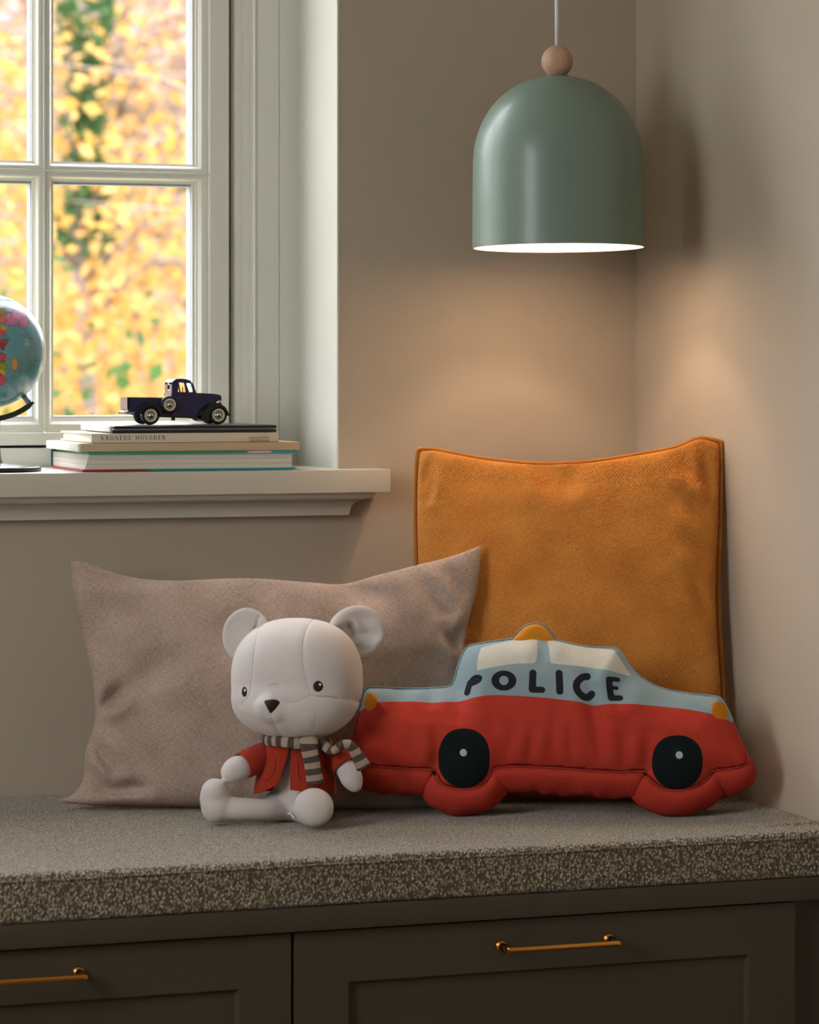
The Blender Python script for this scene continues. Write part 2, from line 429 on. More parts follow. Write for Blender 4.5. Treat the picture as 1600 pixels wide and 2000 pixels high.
M['dark2'] = simple('cabinet_inside', (40, 37, 30), .8)
hz = atY(977, 1848, YD).z; hz2 = atY(1188, 1833, YD).z
cabinet(XG, XE, XY(978, YD), XY(1188.5, YD), (hz+hz2)/2, 'olive brown drawer cabinet beneath the red car cushion, at the right')
hzl = atY(153, 1899, YD).z; hr = XY(153, YD)
cabinet(XG-(XE-XG), XG, hr-(XY(1188.5, YD)-XY(978, YD)), hr, hzl, 'olive brown drawer cabinet at the left, cut off by the photo edge')
bm = bmesh.new(); add_box(bm, XE+.001, -.002, YD+.02, -.003, 0, ZB1-.001); S('trim_1', bm, M['cab'])
bm = bmesh.new(); add_box(bm, BX0, XG-(XE-XG)-.001, YD+.02, -.003, 0, ZB1-.001); S('trim_2', bm, M['cab'])

# seat cushion in boucle, real nubs in the mesh
m = NT('grey_boucle_wool'); o_ = m.obj()
v1 = m.node('ShaderNodeTexVoronoi', {'Vector': m.node('ShaderNodeMapping', {'Vector': o_, 'Scale': (1, 1, .75)}).outputs[0], 'Scale': 300, 'Randomness': 1}); d1 = v1.outputs['Distance']
n1 = m.noise(60, 3, o_); n3 = m.noise(420, 2, o_)
f = m.math('SUBTRACT', 1, m.math('MULTIPLY', d1, 1.35), clamp=True)
f = m.math('MULTIPLY', f, m.math('MULTIPLY_ADD', n3, .8, .5))
col = m.ramp(f, [(.12, s2l((86, 75, 59))), (.42, s2l((158, 147, 127))), (.8, s2l((232, 224, 208)))])
vc = m.node('ShaderNodeSeparateColor', {0: v1.outputs['Color']}).outputs[0]
col = m.mix(m.math('MULTIPLY', vc, .45), col, s2l((112, 101, 82)))
m.base(col, 1, .1); m.b.inputs['Sheen Weight'].default_value = .9; m.b.inputs['Sheen Roughness'].default_value = .35; m.b.inputs['Sheen Tint'].default_value = s2l((225, 222, 214))
m.bump(m.math('ADD', m.math('MULTIPLY', f, 1.4), m.math('MULTIPLY', n3, .5)), .9, .0022); M['boucle'] = m.m
st = .0034
xs = np.arange(BX0+.01, -.0015, st); prof = []
for y in np.arange(-.004, YB+.014, -st): prof.append((y, ZT, 0, 1))
for a in np.linspace(0, PI/2, 7): prof.append((YB+.013-.013*math.sin(a), ZT-.013+.013*math.cos(a), -math.sin(a), math.cos(a)))
for z in np.arange(ZT-.016, ZB0+.006, -st): prof.append((YB, z, -1, 0))
for a in np.linspace(.2, PI/2, 4): prof.append((YB+.006*(1-math.cos(a)), ZB0+.006-.006*math.sin(a), -math.cos(a), -math.sin(a)))
prof.append((YB+.03, ZB0, 0, -.2))
def cushion_dz(x, y):
    r = .0045*math.exp(-((x+.0)/.09)**2)*(1 if y > YB+.06 else .2)
    return r + .0016*noise.noise((x*5, y*5, 3))
V = []
for (y, z, ny, nz) in prof:
    for x in xs:
        nb = noise.noise((x*160, y*160, z*110)); sag = noise.noise((x*4, y*4, z*7))
        k = .0009*nb+.0012*sag
        dz = cushion_dz(x, y) if z > ZT-.02 else 0
        seam = -.0016*math.exp(-((z-(ZT-.011))/.0022)**2) if ny < -.3 and z > ZT-.03 else 0
        V.append((x, y+ny*(k+seam), z+nz*k+dz))
nx = len(xs); F = [(i*nx+j, (i+1)*nx+j, (i+1)*nx+j+1, i*nx+j+1) for i in range(len(prof)-1) for j in range(nx-1)]
seat = thing('seat_cushion', (-1.15, -.36, ZB0), 'long grey beige boucle bench cushion under the pillows and soft toys', 'seat cushion')
mesh('cover', V, F, M['boucle'], seat, org=(0, 0, 0))
pp = [(x, YB-.0008+.0010*noise.noise((x*7, 0, 0)), ZT-.0085+.0010*noise.noise((x*60, 1, 0))+.0016*noise.noise((x*5, 2, 0))) for x in np.arange(BX0+.012, -.004, .004)]
v, f = tube(pp, .0013, 6); mesh('piping', v, f, M['boucle'], seat, org=(0, 0, 0))

# ------------------------------------------------------------------ pendant lamp
TL = 4.68; LC = W(1091, 484, TL); sL = TL/FPX; RL = 168*sL
M['sage'] = simple('satin_sage_green_metal', (118, 138, 126), .37, .5, nscale=300, nstr=.03, coat=.08)
m = NT('white_enamel_inside'); m.base(s2l((240, 236, 226)), .5); M['enamel'] = m.m
m = NT('warm_bulb'); m.b.inputs['Base Color'].default_value = (1, .9, .75, 1); m.b.inputs['Emission Color'].default_value = (1, .74, .47, 1); m.b.inputs['Emission Strength'].default_value = 12; M['bulb'] = m.m
m = NT('pale_beech'); o_ = m.obj(); mp = m.node('ShaderNodeMapping', {'Vector': o_, 'Scale': (160, 160, 14)})
m.base(m.mix(m.noise(1, 3, mp.outputs[0]), s2l((176, 132, 106)), s2l((208, 172, 146))), .5, .35); M['beech'] = m.m
M['cord'] = simple('white_textile_cord', (222, 222, 226), .7)
zt = (484-148)*sL                     # shade height in metres
base = Vector((LC.x, LC.y, LC.z))
lamp = thing('pendant_lamp', base, 'domed sage green pendant lamp hanging from a white cord above the bench', 'lamp')
zc = zt-RL*.985
def shade_prof(r, top, off):
    P = [(r, 0)]
    for a in np.linspace(0, PI/2, 26): P.append((r*.985*math.cos(a)**.93 if a < PI/2-1e-6 else 0, zc+(top-zc)*math.sin(a)**1.02))
    P[1] = (r*.997, zc*.5); P.insert(2, (r*.988, zc))
    return P
po = shade_prof(RL, zt, 0); pi_ = [(max(r-.0016, 0), h-(.0016 if h > zc else 0)) for r, h in po]
def tilt(vs, c=base):
    R = Matrix.Rotation(-.006, 3, FW) @ Matrix.Rotation(-.017, 3, RT)     # hangs very slightly out of true
    return [R @ (Vector(v)-Vector(c)) + Vector(c) for v in vs]
v, f = lathe(po, base, 128); mesh('shade', tilt(v), f, M['sage'], lamp)
v, f = lathe([(RL, 0), (RL-.0008, -.0005), (RL-.0016, 0)], base, 128); mesh('rim', tilt(v), f, M['sage'], lamp)
v, f = lathe(pi_, base, 96); o = mesh('shade_lining', tilt(v), [g[::-1] for g in f], M['enamel'], lamp); o['label'] = 'white enamelled inside of the shade'
hb = zt; rb = 31*sL
P = [(0, 0), (.017, 0), (.017, .0015), (.012, .002)]; v, f = lathe([(r, h+hb-.0005) for r, h in P], base, 40); mesh('collar', tilt(v), f, M['sage'], lamp)
P = [(rb*math.sin(a), hb+rb*.93-rb*math.cos(a)*1.0) for a in np.linspace(.35, PI-.12, 30)]
v, f = lathe(P, base, 48); o = mesh('wooden_ball', tilt(v), f, M['beech'], lamp); o['label'] = 'pale turned wooden ball'
top = tilt([base+Vector((0, 0, hb+rb*1.9))])[0]
v, f = tube([top, top+Vector((-.0005, 0, .05)), Vector((top.x-.001, top.y, H-.02))], .0030, 12); mesh('cord', v, f, M['cord'], lamp)
v, f = lathe([(.05, H-.03), (.05, H-.001)], (top.x, top.y, 0), 40); v2, f2 = lathe([(0.003, H-.03), (.05, H-.03)], (top.x, top.y, 0), 40); v, f = merge([(v, f), (v2, f2)]); mesh('ceiling_rose', v, f, M['white'], lamp)
P = [(.0, 0), (.016, .003), (.026, .012), (.030, .026), (.027, .042), (.016, .060), (.014, .075), (.014, .11)]
v, f = lathe([(r, h+.085) for r, h in P], base, 32); mesh('bulb', v, f, M['bulb'], lamp)
v, f = lathe([(.018, .185), (.02, .19), (.02, .240), (.0, .241)], base, 24); mesh('socket', v, f, M['enamel'], lamp)
pl = bpy.data.lights.new('bulb_light', 'POINT'); pl.energy = 11.5; pl.color = (1, .71, .51); pl.shadow_soft_size = .028
plo = bpy.data.objects.new('bulb_light', pl); COL.objects.link(plo); plo.parent = lamp; plo.location = (0, 0, .165)

# ------------------------------------------------------------------ pillows
def resample(P, n):
    P = np.array(P, float); d = np.r_[0, np.cumsum(np.linalg.norm(np.diff(P, axis=0), axis=1))]
    u = np.linspace(0, d[-1], n); return np.c_[np.interp(u, d, P[:, 0]), np.interp(u, d, P[:, 1])]
def seg_d(X, Y, a, b):
    ax, ay = a; bx, by = b; dx, dy = bx-ax, by-ay; L = dx*dx+dy*dy+1e-12
    t = np.clip(((X-ax)*dx+(Y-ay)*dy)/L, 0, 1); return np.hypot(X-ax-t*dx, Y-ay-t*dy), t
def crease_h(X, Y, creases):
    """creases: (x0,y0,x1,y1,width,depth) in local metres; returns displacement"""
    H_ = np.zeros_like(X)
    for x0, y0, x1, y1, w, dp in creases:
        d, t = seg_d(X, Y, (x0, y0), (x1, y1)); e = np.sin(PI*np.clip(t*.8+.1, 0, 1))
        H_ += -dp*np.exp(-(d/w)**2)*e + dp*.55*np.exp(-((d-2.0*w)/(1.1*w))**2)*e
    return H_
def fbm(X, Y, sc, seed):
    out = np.empty(X.shape); it = np.nditer([X, Y, out], op_flags=[['readonly'], ['readonly'], ['writeonly']])
    for a, b, o in it: o[...] = noise.fractal((float(a)*sc, float(b)*sc, seed), 1.0, 2.0, 3)
    return out
def pillow(name, edges, px0, py0, T, tiltx, yaw, Hf, Hb, mat, label, cat, creases, nu=170, nv=150, pw=.42, piping=None, wr=.0035, thk=.0022, base_z=None, rollz=0, over=0):
    """edges = (bottom, right, top, left) pixel-measured polylines, BL->BR, BR->TR, TL->TR, BL->TL; real flat size is recovered in metres"""
    s = T/FPX; c = math.cos(tiltx-math.radians(7))
    def L(P): return [((x-px0)*s, (py0-y)*s/c) for x, y in P]
    bo, ri, to, le = [catmull(L(e), 10) for e in edges]
    bo, to = resample(bo, nu), resample(to, nu); le, ri = resample(le, nv), resample(ri, nv)
    U = np.linspace(0, 1, nu)[None, :, None]; Vv = np.linspace(0, 1, nv)[:, None, None]
    Pc = (1-Vv)*bo[None]+Vv*to[None]+(1-U)*le[:, None]+U*ri[:, None] - ((1-U)*(1-Vv)*bo[0]+U*(1-Vv)*bo[-1]+(1-U)*Vv*to[0]+U*Vv*to[-1])
    X, Y = Pc[..., 0], Pc[..., 1]
    u = np.linspace(-1, 1, nu)[None]; v = np.linspace(-1, 1, nv)[:, None]
    k = np.clip((1-u**2)*(1-v**2), 0, 1); prof = k**pw*(1+.0*u)
    edge = np.clip(k*9, 0, 1)
    nz = fbm(X, Y, 9, 3.3)*wr*edge + fbm(X*1.0, Y*1.0, 26, 8.1)*wr*.22*edge
    if creases:
        cr = [tuple([(a-px0)*s, (py0-b)*s/c, (d-px0)*s, (py0-e)*s/c, w*s, dp*1.7]) for a, b, d, e, w, dp in creases]
        nz = nz+crease_h(X, Y, cr)*edge
    gu = np.sin(PI*np.clip((np.abs(v)-.86)/.14, 0, 1))*np.clip((1-u**2)*6, 0, 1)
    Yf = Y+over*gu*(v > 0)
    Zf = Hf*prof+nz+thk*.2; Zb = -Hb*prof-thk*.2
    # local frame: x right, y up the cushion, z towards the room; lean back about x, then turn
    R = Matrix.Rotation(yaw, 3, 'Z') @ Matrix(((RT.x, 0, -FW.x), (RT.y, 0, -FW.y), (0, 1, 0))) @ Matrix.Rotation(-tiltx, 3, 'X')
    O = W(px0, py0, T)
    def tr(X, Y, Z):
        A = np.stack([X, Y, Z], -1).reshape(-1, 3); return A @ np.array(R).T + np.array(O)
    A = tr(X, Yf, Zf); B = tr(X, Y, Zb)
    fs = []
    for i in range(nv-1):
        for j in range(nu-1):
            a = i*nu+j; fs.append((a, a+1, a+nu+1, a+nu))
    n = nv*nu; fb = [(a+n, d+n, c_+n, b+n) for a, b, c_, d in fs]
    rim = [(0, j) for j in range(nu)]+[(i, nu-1) for i in range(1, nv)]+[(nv-1, j) for j in range(nu-2, -1, -1)]+[(i, 0) for i in range(nv-2, 0, -1)]
    ri_ = [i*nu+j for i, j in rim]; fr = [(ri_[q], ri_[q]+n, ri_[(q+1) % len(ri_)]+n, ri_[(q+1) % len(ri_)]) for q in range(len(ri_))]
    uv = np.stack([X, Y], -1).reshape(-1, 2); uv = np.concatenate([uv, uv])
    V = np.concatenate([A, B])
    zmin = V[:, 2].min()
    if base_z is not None: V[:, 2] += base_z-zmin
    ctr = V.mean(0); root = thing(name, (ctr[0], ctr[1], V[:, 2].min()), label, cat)
    mesh('cover', V, fs+fb+fr, mat, root, uv=uv)
    if piping:
        pts = [Vector(V[a])*.5+Vector(V[a+n])*.5 for a in ri_][::2]
        cen = Vector(ctr)
        P = []
        for p in pts:
            d = (p-cen); d.normalize(); P.append(p+d*piping*.9)
        v_, f_ = tube(P, piping, 8, closed=True); u_ = [(p[0]*1., p[2]*1.) for p in v_]
        mesh('piping', v_, f_, M['mustard_piping'], root, uv=u_)
    return root, V, n

M['mustard'] = woven('mustard_chenille', (238, 164, 80), (172, 96, 34), .0042, .0038, .7, .0012, sheen=.12, slub=.5, shcol=(230, 160, 80))
M['mustard_piping'] = woven('mustard_piping_cord', (204, 134, 60), (150, 92, 38), .003, .003, .4, .0006, sheen=.1)
M['taupe'] = woven('taupe_linen', (214, 190, 176), (124, 104, 92), .0032, .0032, .6, .0008, sheen=.12, slub=.55)

pillow('mustard_cushion',
       ([(826, 1572), (1000, 1590), (1200, 1594), (1420, 1572)],
        [(1420, 1572), (1408, 1400), (1398, 1200), (1404, 1050), (1408, 897)],
        [(815, 912), (850, 914), (900, 924), (960, 934), (1050, 942), (1150, 938), (1250, 922), (1320, 908), (1365, 890), (1408, 897)],
        [(826, 1572), (822, 1400), (815, 1150), (812, 1050), (812, 970), (815, 912)]),
       1115, 1290, 4.65, math.radians(8.5), math.radians(-3.5), .056, .055, M['mustard'],
       'mustard yellow woven square cushion with piped edge standing in the corner', 'cushion',
       [(1375, 920, 1400, 1010, 13, .010), (1330, 935, 1400, 1000, 16, .006), (832, 940, 824, 985, 8, .010), (845, 935, 835, 1010, 9, .006),
        (1040, 950, 1090, 985, 22, .005), (1090, 985, 1150, 960, 22, .004), (1340, 1000, 1395, 1060, 18, .004), (1345, 1160, 1390, 1240, 16, .004), (1330, 1090, 1385, 1130, 14, .003)],
       piping=.0036, base_z=.4995, pw=.36, over=.011)
pillow('taupe_cushion',
       ([(118, 1562), (180, 1570), (300, 1572), (500, 1578), (700, 1580), (925, 1576)],
        [(925, 1576), (905, 1490), (900, 1380), (912, 1240), (935, 1150), (944, 1066)],
        [(136, 1094), (170, 1100), (240, 1124), (330, 1134), (480, 1130), (600, 1138), (670, 1142), (740, 1124), (820, 1104), (890, 1086), (944, 1066)],
        [(118, 1562), (150, 1545), (166, 1520), (170, 1470), (188, 1400), (180, 1320), (160, 1240), (143, 1160), (136, 1094)]),
       530, 1350, 4.56, math.radians(12), math.radians(2.0), .055, .040, M['taupe'],
       'long taupe linen cushion leaning on the wall behind the white bear', 'cushion',
       [(150, 1105, 215, 1150, 12, .006), (200, 1115, 250, 1150, 12, .005), (168, 1495, 205, 1535, 11, .012), (185, 1450, 225, 1510, 14, .008), (170, 1545, 290, 1540, 12, .007),
        (186, 1398, 250, 1345, 15, .011), (186, 1400, 225, 1430, 13, .007), (250, 1345, 340, 1300, 24, .004), (890, 1260, 935, 1230, 16, .010), (870, 1240, 925, 1290, 12, .007), (820, 1130, 900, 1230, 20, .004),
        (860, 1100, 925, 1180, 14, .004), (670, 1150, 760, 1180, 22, .005), (230, 1180, 330, 1230, 26, .004)],
       base_z=.4995, pw=.40, wr=.005)

# ------------------------------------------------------------------ soft car cushion
s = 4.45/FPX; CK = .975
CX, CY = 1080, 1500
def LP(P): return [((x-CX)*s, (CY-y)*s/CK) for x, y in P]
out_px = [(693, 1440), (700, 1400), (708, 1365), (716, 1346), (735, 1343), (800, 1345), (858, 1343), (884, 1338), (892, 1318), (902, 1285), (916, 1263),
          (945, 1256), (985, 1250), (1020, 1246), (1050, 1243), (1080, 1248), (1120, 1257), (1160, 1264), (1203, 1265), (1217, 1274), (1240, 1309), (1268, 1331), (1300, 1345),
          (1350, 1354), (1402, 1360), (1414, 1368), (1428, 1395), (1440, 1430), (1455, 1462), (1458, 1478), (1452, 1492), (1420, 1498), (1392, 1502), (1378, 1518), (1356, 1532),
          (1320, 1539), (1288, 1532), (1268, 1516), (1258, 1503), (1200, 1504), (1100, 1497), (1040, 1494), (990, 1494), (964, 1500), (954, 1516), (940, 1531), (906, 1537),
          (872, 1531), (858, 1516), (850, 1501), (800, 1498), (740, 1494), (712, 1489), (697, 1478)]
oc = catmull(LP(out_px), 7, closed=True)
# drop duplicates / even spacing
d = np.r_[0, np.cumsum(np.linalg.norm(np.diff(np.r_[oc, oc[:1]], axis=0), axis=1))]
nn = int(d[-1]/.0032); uu = np.linspace(0, d[-1], nn, endpoint=False)
oc = np.c_[np.interp(uu, d, np.r_[oc[:, 0], oc[0, 0]]), np.interp(uu, d, np.r_[oc[:, 1], oc[0, 1]])]
def sdf_poly(X, Y, P, closed=True):
    P = np.asarray(P); n = len(P); D = np.full(X.shape, 1e9); ins = np.zeros(X.shape, bool)
    for i in range(n if closed else n-1):
        a, b = P[i], P[(i+1) % n]; dd, _ = seg_d(X, Y, a, b); D = np.minimum(D, dd)
        if closed:
            c = ((a[1] > Y) != (b[1] > Y)); xx = (b[0]-a[0])*(Y-a[1])/(b[1]-a[1]+1e-15)+a[0]; ins ^= (c & (X < xx))
    return np.where(ins, -D, D) if closed else D
gs = .0024
gx, gy = np.meshgrid(np.arange(oc[:, 0].min(), oc[:, 0].max(), gs), np.arange(oc[:, 1].min(), oc[:, 1].max(), gs)); gx = gx.ravel(); gy = gy.ravel()
sd = sdf_poly(gx, gy, oc); keep = sd < -gs*.75; gx, gy = gx[keep], gy[keep]
pts = [Vector(p) for p in oc]+[Vector(p) for p in np.c_[gx, gy]]
n0 = len(oc); res = delaunay_2d_cdt(pts, [], [list(range(n0))], 1, 1e-7)
vv = np.array([tuple(p) for p in res[0]]); tri = [tuple(f) for f in res[2]]
X, Y = vv[:, 0], vv[:, 1]; D = -sdf_poly(X, Y, oc); D = np.maximum(D, 0)
# print masks as signed distances in px units
PXx = X/s+CX; PXy = CY-Y*CK/s
A_ = {}
bound = catmull([(640, 1405), (700, 1392), (715, 1385), (735, 1378), (760, 1376), (800, 1376), (850, 1377.5), (895, 1375), (930, 1370), (965, 1366), (1010, 1367.5), (1060, 1371), (1110, 1377), (1150, 1383), (1165, 1385),
                 (1200, 1383), (1240, 1383), (1300, 1386), (1350, 1392), (1390, 1400), (1430, 1410), (1500, 1426)], 6)
A_['red'] = PXy-np.interp(PXx, bound[:, 0], bound[:, 1])
def rpoly(P, r): return catmull(P, 6, closed=True)
w1 = catmull([(948, 1266), (1000, 1253), (1046, 1243), (1052, 1247), (1052, 1275), (1050, 1293), (1043, 1303), (1010, 1304), (975, 1309), (941, 1316), (934, 1313), (935, 1295), (941, 1272)], 5, closed=True)
w2_ = catmull([(1075, 1252), (1090, 1252), (1130, 1261), (1170, 1267), (1196, 1270), (1206, 1277), (1220, 1299), (1233, 1319), (1231, 1323), (1190, 1317), (1130, 1308), (1084, 1304), (1077, 1298), (1075, 1275), (1073, 1256)], 5, closed=True)
A_['glass'] = -np.minimum(sdf_poly(PXx, PXy, w1), sdf_poly(PXx, PXy, w2_))
def zz(P): return [(x/4.444+880, y/4.444+1200) for x, y in P]
txt = np.full(X.shape, -99.)
def stroke(P, h, sm=True):
    global txt
    q = catmull(zz(P), 5) if sm and len(P) > 2 else np.array(zz(P)); txt = np.maximum(txt, h/4.444-sdf_poly(PXx, PXy, q, closed=False))
stroke([(152, 706), (162, 670), (178, 620)], 26); stroke([(180, 622), (198, 590), (232, 574), (262, 582), (258, 604), (232, 622), (200, 632)], 19)
ex = (PXx-(470/4.444+880)); ey = (PXy-(612/4.444+1200))
ro = (1-np.sqrt((ex/(108/4.444))**2+(ey/(88/4.444))**2))*22; ri2 = (np.sqrt((ex/(40/4.444))**2+(ey/(41/4.444))**2)-1)*9
txt = np.maximum(txt, np.minimum(ro, ri2))
stroke([(722, 547), (714, 688)], 31); stroke([(714, 692), (800, 694)], 27); stroke([(948, 548), (952, 706)], 31)
stroke([(1192, 574), (1142, 586), (1098, 640), (1104, 700), (1150, 748), (1196, 752), (1228, 726)], 31)
stroke([(1380, 602), (1384, 680), (1394, 758)], 29); stroke([(1385, 594), (1460, 593)], 20); stroke([(1385, 669), (1448, 668)], 16); stroke([(1394, 762), (1474, 757)], 26)
A_['text'] = txt
def ell(cx, cy, rx, ry): return (1-np.sqrt(((PXx-cx)/rx)**2+((PXy-cy)/ry)**2))*min(rx, ry)
w_a = (1-(np.abs((PXx-908)/50)**2.25+np.abs((PXy-1483)/52.5)**2.25)**(1/2.25))*50
w_b = (1-(np.abs((PXx-1321)/49)**2.25+np.abs((PXy-1490)/47.5)**2.25)**(1/2.25))*48
A_['wheel'] = np.maximum(w_a, w_b); A_['dot'] = np.maximum(ell(906.5, 1475.5, 7, 7), ell(1323.5, 1479.5, 7, 7))
A_['lamp'] = np.maximum(ell(726, 1374, 13.5, 17.5), (1-(np.abs((PXx-1407)/17)**3+np.abs((PXy-1390)/18)**3)**(1/3))*17)
# puffed front
GD = .088; dome = .034*(1-np.exp(-D/.026))
rel = np.zeros_like(X)
cr = [(890, 1338, 900, 1400, 20, .007), (850, 1345, 845, 1395, 18, .005), (858, 1500, 853, 1420, 12, .004), (1150, 1340, 1160, 1420, 16, .006), (1160, 1390, 1172, 1490, 12, .004), (1240, 1315, 1180, 1390, 20, .004),
      (1082, 1400, 1085, 1495, 12, .003), (1110, 1420, 1118, 1498, 10, .0035), (1225, 1420, 1215, 1503, 12, .003), (1040, 1430, 1036, 1494, 10, .003), (990, 1495, 1000, 1430, 12, .0035),
      (860, 1470, 852, 1500, 12, .004), (1060, 1250, 1062, 1300, 14, .003), (1268, 1500, 1262, 1440, 12, .004), (730, 1440, 800, 1475, 14, .002), (1400, 1440, 1440, 1480, 12, .003), (960, 1420, 985, 1490, 12, .003)]
rel = crease_h(X, Y, [((a-CX)*s, (CY-b)*s/CK, (c-CX)*s, (CY-e)*s/CK, w*s, dp) for a, b, c, e, w, dp in cr])*np.clip(D/.01, 0, 1)
small = fbm(X, Y, 22, 5.5)*.0016*np.clip(D/.012, 0, 1)
Zf = GD/2+dome+rel+small
# gusset rings going back, bulging out
ob = [i for i in range(len(vv)) if D[i] < 1e-6]
# order of the outline comes first in the CDT output mapping
orig = res[3]; bidx = [-1]*n0
for i, l in enumerate(orig):
    for q in l:
        if q < n0: bidx[q] = i
bidx = [b for b in bidx if b >= 0]; B = vv[bidx]
tn = np.roll(B, -2, 0)-np.roll(B, 2, 0); tn /= np.linalg.norm(tn, axis=1)[:, None]; nr = np.c_[tn[:, 1], -tn[:, 0]]
ar = np.sum(B[:, 0]*np.roll(B[:, 1], -1)-np.roll(B[:, 0], -1)*B[:, 1])
if ar < 0: nr = -nr
for _ in range(6): nr = .25*np.roll(nr, 1, 0)+.5*nr+.25*np.roll(nr, -1, 0)
VV = [np.c_[X, Y, Zf]]; FF = list(tri); nv = len(vv); prev = bidx; rings = 12
bx = B[:, 0]/s+CX; by_ = CY-B[:, 1]*CK/s
low = np.clip((by_-1470)/25, 0, 1); mid_ = np.clip((by_-1400)/50, 0, 1)
for k in range(1, rings+1):
    q = k/rings; bul = (.003+.004*mid_+.024*low)*math.sin(PI*q)**.6 - .010*q*(1-low)
    wob = np.array([noise.noise((a*45, b*45, q*2.3)) for a, b in B])*.003*math.sin(PI*q)*(.2+mid_)
    pr = B+nr*(bul+wob*(.4+low))[:, None]
    VV.append(np.c_[pr[:, 0], pr[:, 1], np.full(n0 if False else len(B), GD/2-GD*q)])
    cur = list(range(nv, nv+len(B))); nv += len(B)
    for j in range(len(B)):
        l = (j+1) % len(B); FF.append((prev[j], cur[j], cur[l], prev[l]))
    prev = cur
# back panel: same triangulation mirrored
ringmap = {b: prev[j] for j, b in enumerate(bidx)}
VV.append(np.c_[X, Y, -GD/2-dome*.3]); off = nv; nv += len(vv)
FF += [tuple(ringmap.get(i, off+i) for i in f)[::-1] for f in tri]
VV = np.concatenate(VV)
def ext(a, rest, back): return np.concatenate([a, rest, back])
nrest = rings*len(B)
attrs = {}
for k, a in A_.items():
    bv = np.tile(a[bidx], rings) if k == 'red' else np.full(nrest, -99.)
    attrs['m_'+k] = ext(a, bv, a if k == 'red' else np.full(len(vv), -99.))
uvc = VV[:, :2].copy(); uvc[len(vv):len(vv)+nrest, 0] += 0; uvc[len(vv):len(vv)+nrest, 1] -= (VV[len(vv):len(vv)+nrest, 2]-GD/2)*1.0
TILT = math.radians(18)
RC = Matrix.Rotation(math.radians(-.5), 3, 'Z') @ Matrix(((RT.x, 0, -FW.x), (RT.y, 0, -FW.y), (0, 1, 0))) @ Matrix.Rotation(-TILT, 3, 'X')
OC = W(CX, CY, 4.415)
offs = Vector((0, 0, GD/2+.01))
def carT(A): return (np.asarray(A)-np.array(offs)) @ np.array(RC).T + np.array(OC)
CV = carT(VV)
zsh = .4985-CV[:, 2].min(); print('car z shift', zsh)
CV[:, 2] = np.where(CV[:, 2] < .50, .50-.0015*(1-np.exp((CV[:, 2]-.5)/.01)), CV[:, 2])
m = NT('printed_car_cotton')
def at(k): return m.node('ShaderNodeAttribute', attribute_name='m_'+k).outputs['Fac']
def step(k, w=.8): return m.math('MULTIPLY_ADD', at(k), 1/w, .5, clamp=True)
uv = m.uv(); sp = m.node('ShaderNodeSeparateXYZ', {0: uv})
mp1 = m.node('ShaderNodeMapping', {'Vector': uv, 'Scale': (90, 1500, 1)}); n1 = m.noise(1, 2, mp1.outputs[0])
mp2 = m.node('ShaderNodeMapping', {'Vector': uv, 'Scale': (1500, 90, 1)}); n2 = m.noise(1, 2, mp2.outputs[0])
wv = m.math('ADD', m.math('MULTIPLY', n1, .5), m.math('MULTIPLY', n2, .5))
c = m.mix(step('red'), s2l((152, 174, 182)), s2l((202, 68, 54)))
c = m.mix(step('glass'), c, s2l((215, 214, 203))); c = m.mix(step('text'), c, s2l((42, 44, 50)))
c = m.mix(step('lamp'), c, s2l((214, 134, 36))); c = m.mix(step('wheel'), c, s2l((27, 34, 36))); c = m.mix(step('dot'), c, s2l((190, 205, 206)))
c = m.mix(m.math('MULTIPLY_ADD', wv, 2.4, -.8, clamp=True), m.mix(1.0, c, (.80, .80, .80, 1), 'MULTIPLY'), c)
m.base(c, .95, .12); m.bump(wv, .35, .0006); M['carcloth'] = m.m
car = thing('police_car_cushion', (OC.x, OC.y, .5), 'red and grey blue police car shaped soft cushion with black wheels', 'cushion')
mesh('body', CV, FF, M['carcloth'], car, uv=uvc, attrs=attrs)
# corded seam where the front panel meets the side strip
seam = np.c_[B+nr*.0006, np.full(len(B), GD/2+.0004)]
P = carT(seam)
M['redcord'] = simple('red_stitched_edge', (190, 64, 52), .9); M['bluecord'] = simple('blue_grey_stitched_edge', (148, 168, 176), .9)
isr = (A_['red'][bidx] > 0)
def runs(mask):
    n = len(mask); st = [i for i in range(n) if mask[i] and not mask[i-1]]; out = []
    for a in st:
        q = [a]
        while mask[(q[-1]+1) % n]: q.append((q[-1]+1) % n)
        out.append(q)
    return out
for mk_, mt in ((isr, M['redcord']), (~isr, M['bluecord'])):
    for q in runs(mk_):
        if len(q) > 20:
            v_, f_ = tube([P[i] for i in q], .0008, 6); mesh('seam', v_, f_, mt, car)
# siren light on the roof: small padded piece with grey piping
arc = catmull([(1000, 1252), (1008, 1244), (1018, 1232), (1032, 1222), (1050, 1218), (1066, 1222), (1080, 1236), (1090, 1250)], 8)
arc = np.array(LP(arc)); zt_ = GD/2-.002
poly = np.r_[arc, [arc[-1]-[0, .02]], [arc[0]-[0, .02]]]
cx_, cy_ = poly.mean(0)
Vs = []; Fs = []; rg = 8
for sgn in (1, -1):
    base_i = len(Vs)
    for r in range(rg+1):
        k = 1-r/rg
        for p in poly: Vs.append((cx_+(p[0]-cx_)*k, cy_+(p[1]-cy_)*k, zt_+sgn*.010*math.sqrt(max(0, 1-k*k))))
    n = len(poly)
    for r in range(rg):
        for j in range(n):
            l = (j+1) % n; f = (base_i+r*n+j, base_i+r*n+l, base_i+(r+1)*n+l, base_i+(r+1)*n+j); Fs.append(f[::-1] if sgn > 0 else f)
M['siren'] = woven('yellow_orange_cotton', (226, 152, 44), (196, 124, 28), .0016, .0016, .3, .0004, sheen=.1)
mesh('siren_light', carT(Vs), Fs, M['siren'], car, uv=[(a, b) for a, b, c in Vs])
